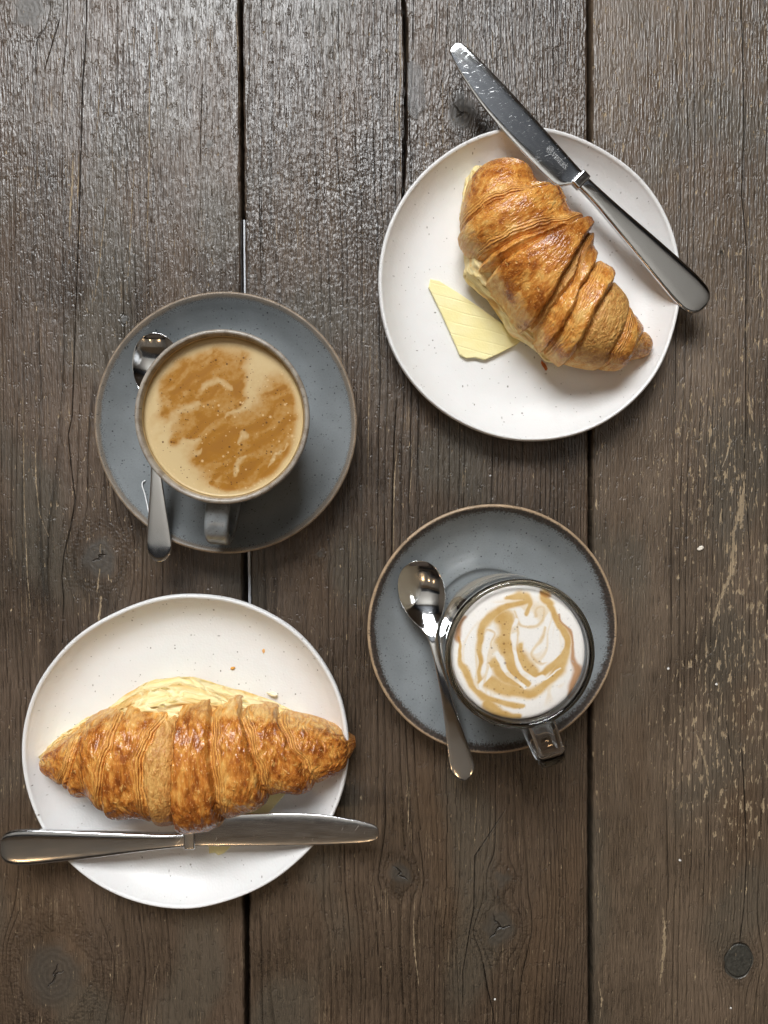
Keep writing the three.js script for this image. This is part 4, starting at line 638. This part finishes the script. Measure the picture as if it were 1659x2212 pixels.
slab(z4([[1268, 872], [1165, 988], [1050, 1090], [965, 1170], [940, 1180], [925, 1168], [900, 1172], [896, 1090], [930, 980], [1050, 890]]), FLOOR + 0.0002, 0.0022, 'yellow slice peeping from under the near croissant and the knife', 8);

// ------------------------------------------------------------------ small things: crumbs, thread, tape
function crumb(name, label, cat, px, py, h, size, col, seed, stretch = [1, 0.6, 1], group) {
  const g = new THREE.IcosahedronGeometry(size, 3), p = g.attributes.position, v = new THREE.Vector3();
  for (let i = 0; i < p.count; i++) { v.fromBufferAttribute(p, i); const k = 1 + 0.45 * noise(v.x / size * 1.3 + seed, v.y / size * 1.3 + v.z / size) + 0.2 * noise(v.z / size * 3, v.x / size * 3 + seed); p.setXYZ(i, v.x * k * stretch[0], v.y * k * stretch[1], v.z * k * stretch[2]); }
  g.deleteAttribute('normal'); g.deleteAttribute('uv'); const m = mergeVertices(g, 1e-7); m.computeVertexNormals();
  const o = new THREE.Mesh(m, std(col, 0.6)); o.name = numbered(name); const c = D(px, py, h); o.position.set(c.x, T + h + size * stretch[1] * 0.9, c.z); o.rotation.y = seed; o.castShadow = true; o.userData = { label, category: cat }; if (group) o.userData.group = group; scene.add(o); return o;
}
crumb('pastry_flake', 'thin brown pastry flake on the far plate under the croissant', 'crumb', 1175, 790, FLOOR, 0.0016, L(170, 90, 30), 0.5, [0.55, 0.4, 1.9]);
crumb('crumb', 'golden crumb on the near plate right above the croissant', 'crumb', 503, 1443, FLOOR, 0.0010, L(210, 150, 60), 2, [0.8, 0.6, 1.3]);
crumb('crumb', 'pale crumb on the near plate nearest the glass cup', 'crumb', 570, 1405, FLOOR, 0.0011, L(220, 170, 110), 3.1, [0.8, 0.5, 1.2]);
crumb('crumb', 'white curled crumb against the back of the near croissant', 'crumb', 589, 1498, FLOOR + 0.001, 0.0016, L(245, 235, 205), 4.4, [0.7, 0.8, 1.8]);
crumb('crumb', 'white round crumb on the right plank between the knife end and the glass cup', 'crumb', 1513, 1184, 0, 0.0015, L(236, 228, 214), 5.2, [0.85, 0.35, 1.25]);
for (const [x, y, s, l] of [[1468, 1858, 0.0007, 'tiny white speck low on the right plank above the dark knot'], [1443, 1444, 0.0007, 'tiny white speck on the right plank beside the glass saucer'], [1578, 2177, 0.0006, 'tiny white speck near the lower right corner under the dark knot'], [1547, 1478, 0.0007, 'tiny white speck on the right plank right of the glass cup'], [1069, 2158, 0.0006, 'tiny white speck on the middle plank at the bottom edge']]) crumb('white_speck', l, 'speck', x, y, 0, s, [0.72, 0.70, 0.66], x, [1, 0.6, 1.1], 'tiny white specks on the planks');
{
  const Z = [[366, 1168], [350, 1180], [349, 1200], [362, 1240], [374, 1290], [384, 1340], [396, 1388]].map(([x, y]) => [(200 + x / 2.37) / 1.13, (680 + y / 2.37) / 1.13]);
  const V = Z.map(([x, y]) => { let q = D(x, y, 0.012); const h = S1.yAt(q.x, q.z); q = D(x, y, h + 0.0006); return new THREE.Vector3(q.x, T + h + 0.0006, q.z); });
  const o = new THREE.Mesh(new THREE.TubeGeometry(new THREE.CatmullRomCurve3(V), 60, 0.00034, 8), std([0.78, 0.78, 0.78], 0.5)); o.name = 'thread'; o.castShadow = true; o.userData = { label: 'short white thread on the blue-grey saucer beside the spoon handle', category: 'thread' }; scene.add(o);
}
{ // clear tape stuck to the middle plank beside its crack
  const out = [[880, 138], [890, 132], [903, 138], [912, 150], [916, 170], [916, 200], [922, 222], [918, 236], [906, 246], [896, 258], [884, 250], [880, 240]], sh = new THREE.Shape(), c = D(897, 195, 0);
  out.forEach(([x, y], i) => { const p = D(x, y, 0); i ? sh.lineTo(p.x - c.x, -(p.z - c.z)) : sh.moveTo(p.x - c.x, -(p.z - c.z)); });
  const g = new THREE.ExtrudeGeometry(sh, { depth: 0.0004, bevelEnabled: true, bevelThickness: 0.0002, bevelSize: 0.0003, bevelOffset: -0.0003, bevelSegments: 2 }); g.rotateX(-PI / 2);
  const o = new THREE.Mesh(g, new THREE.MeshPhysicalMaterial({ color: 0xf2f2f2, roughness: 0.3, specularIntensity: 0.35, transmission: 1, thickness: 0, ior: 1.4 })); o.name = 'clear_tape'; o.position.set(c.x, T + 0.0008, c.z); o.userData = { label: 'torn patch of clear tape on the plank left of the knife tip', category: 'tape' }; scene.add(o);
}

renderer.render(scene, camera);
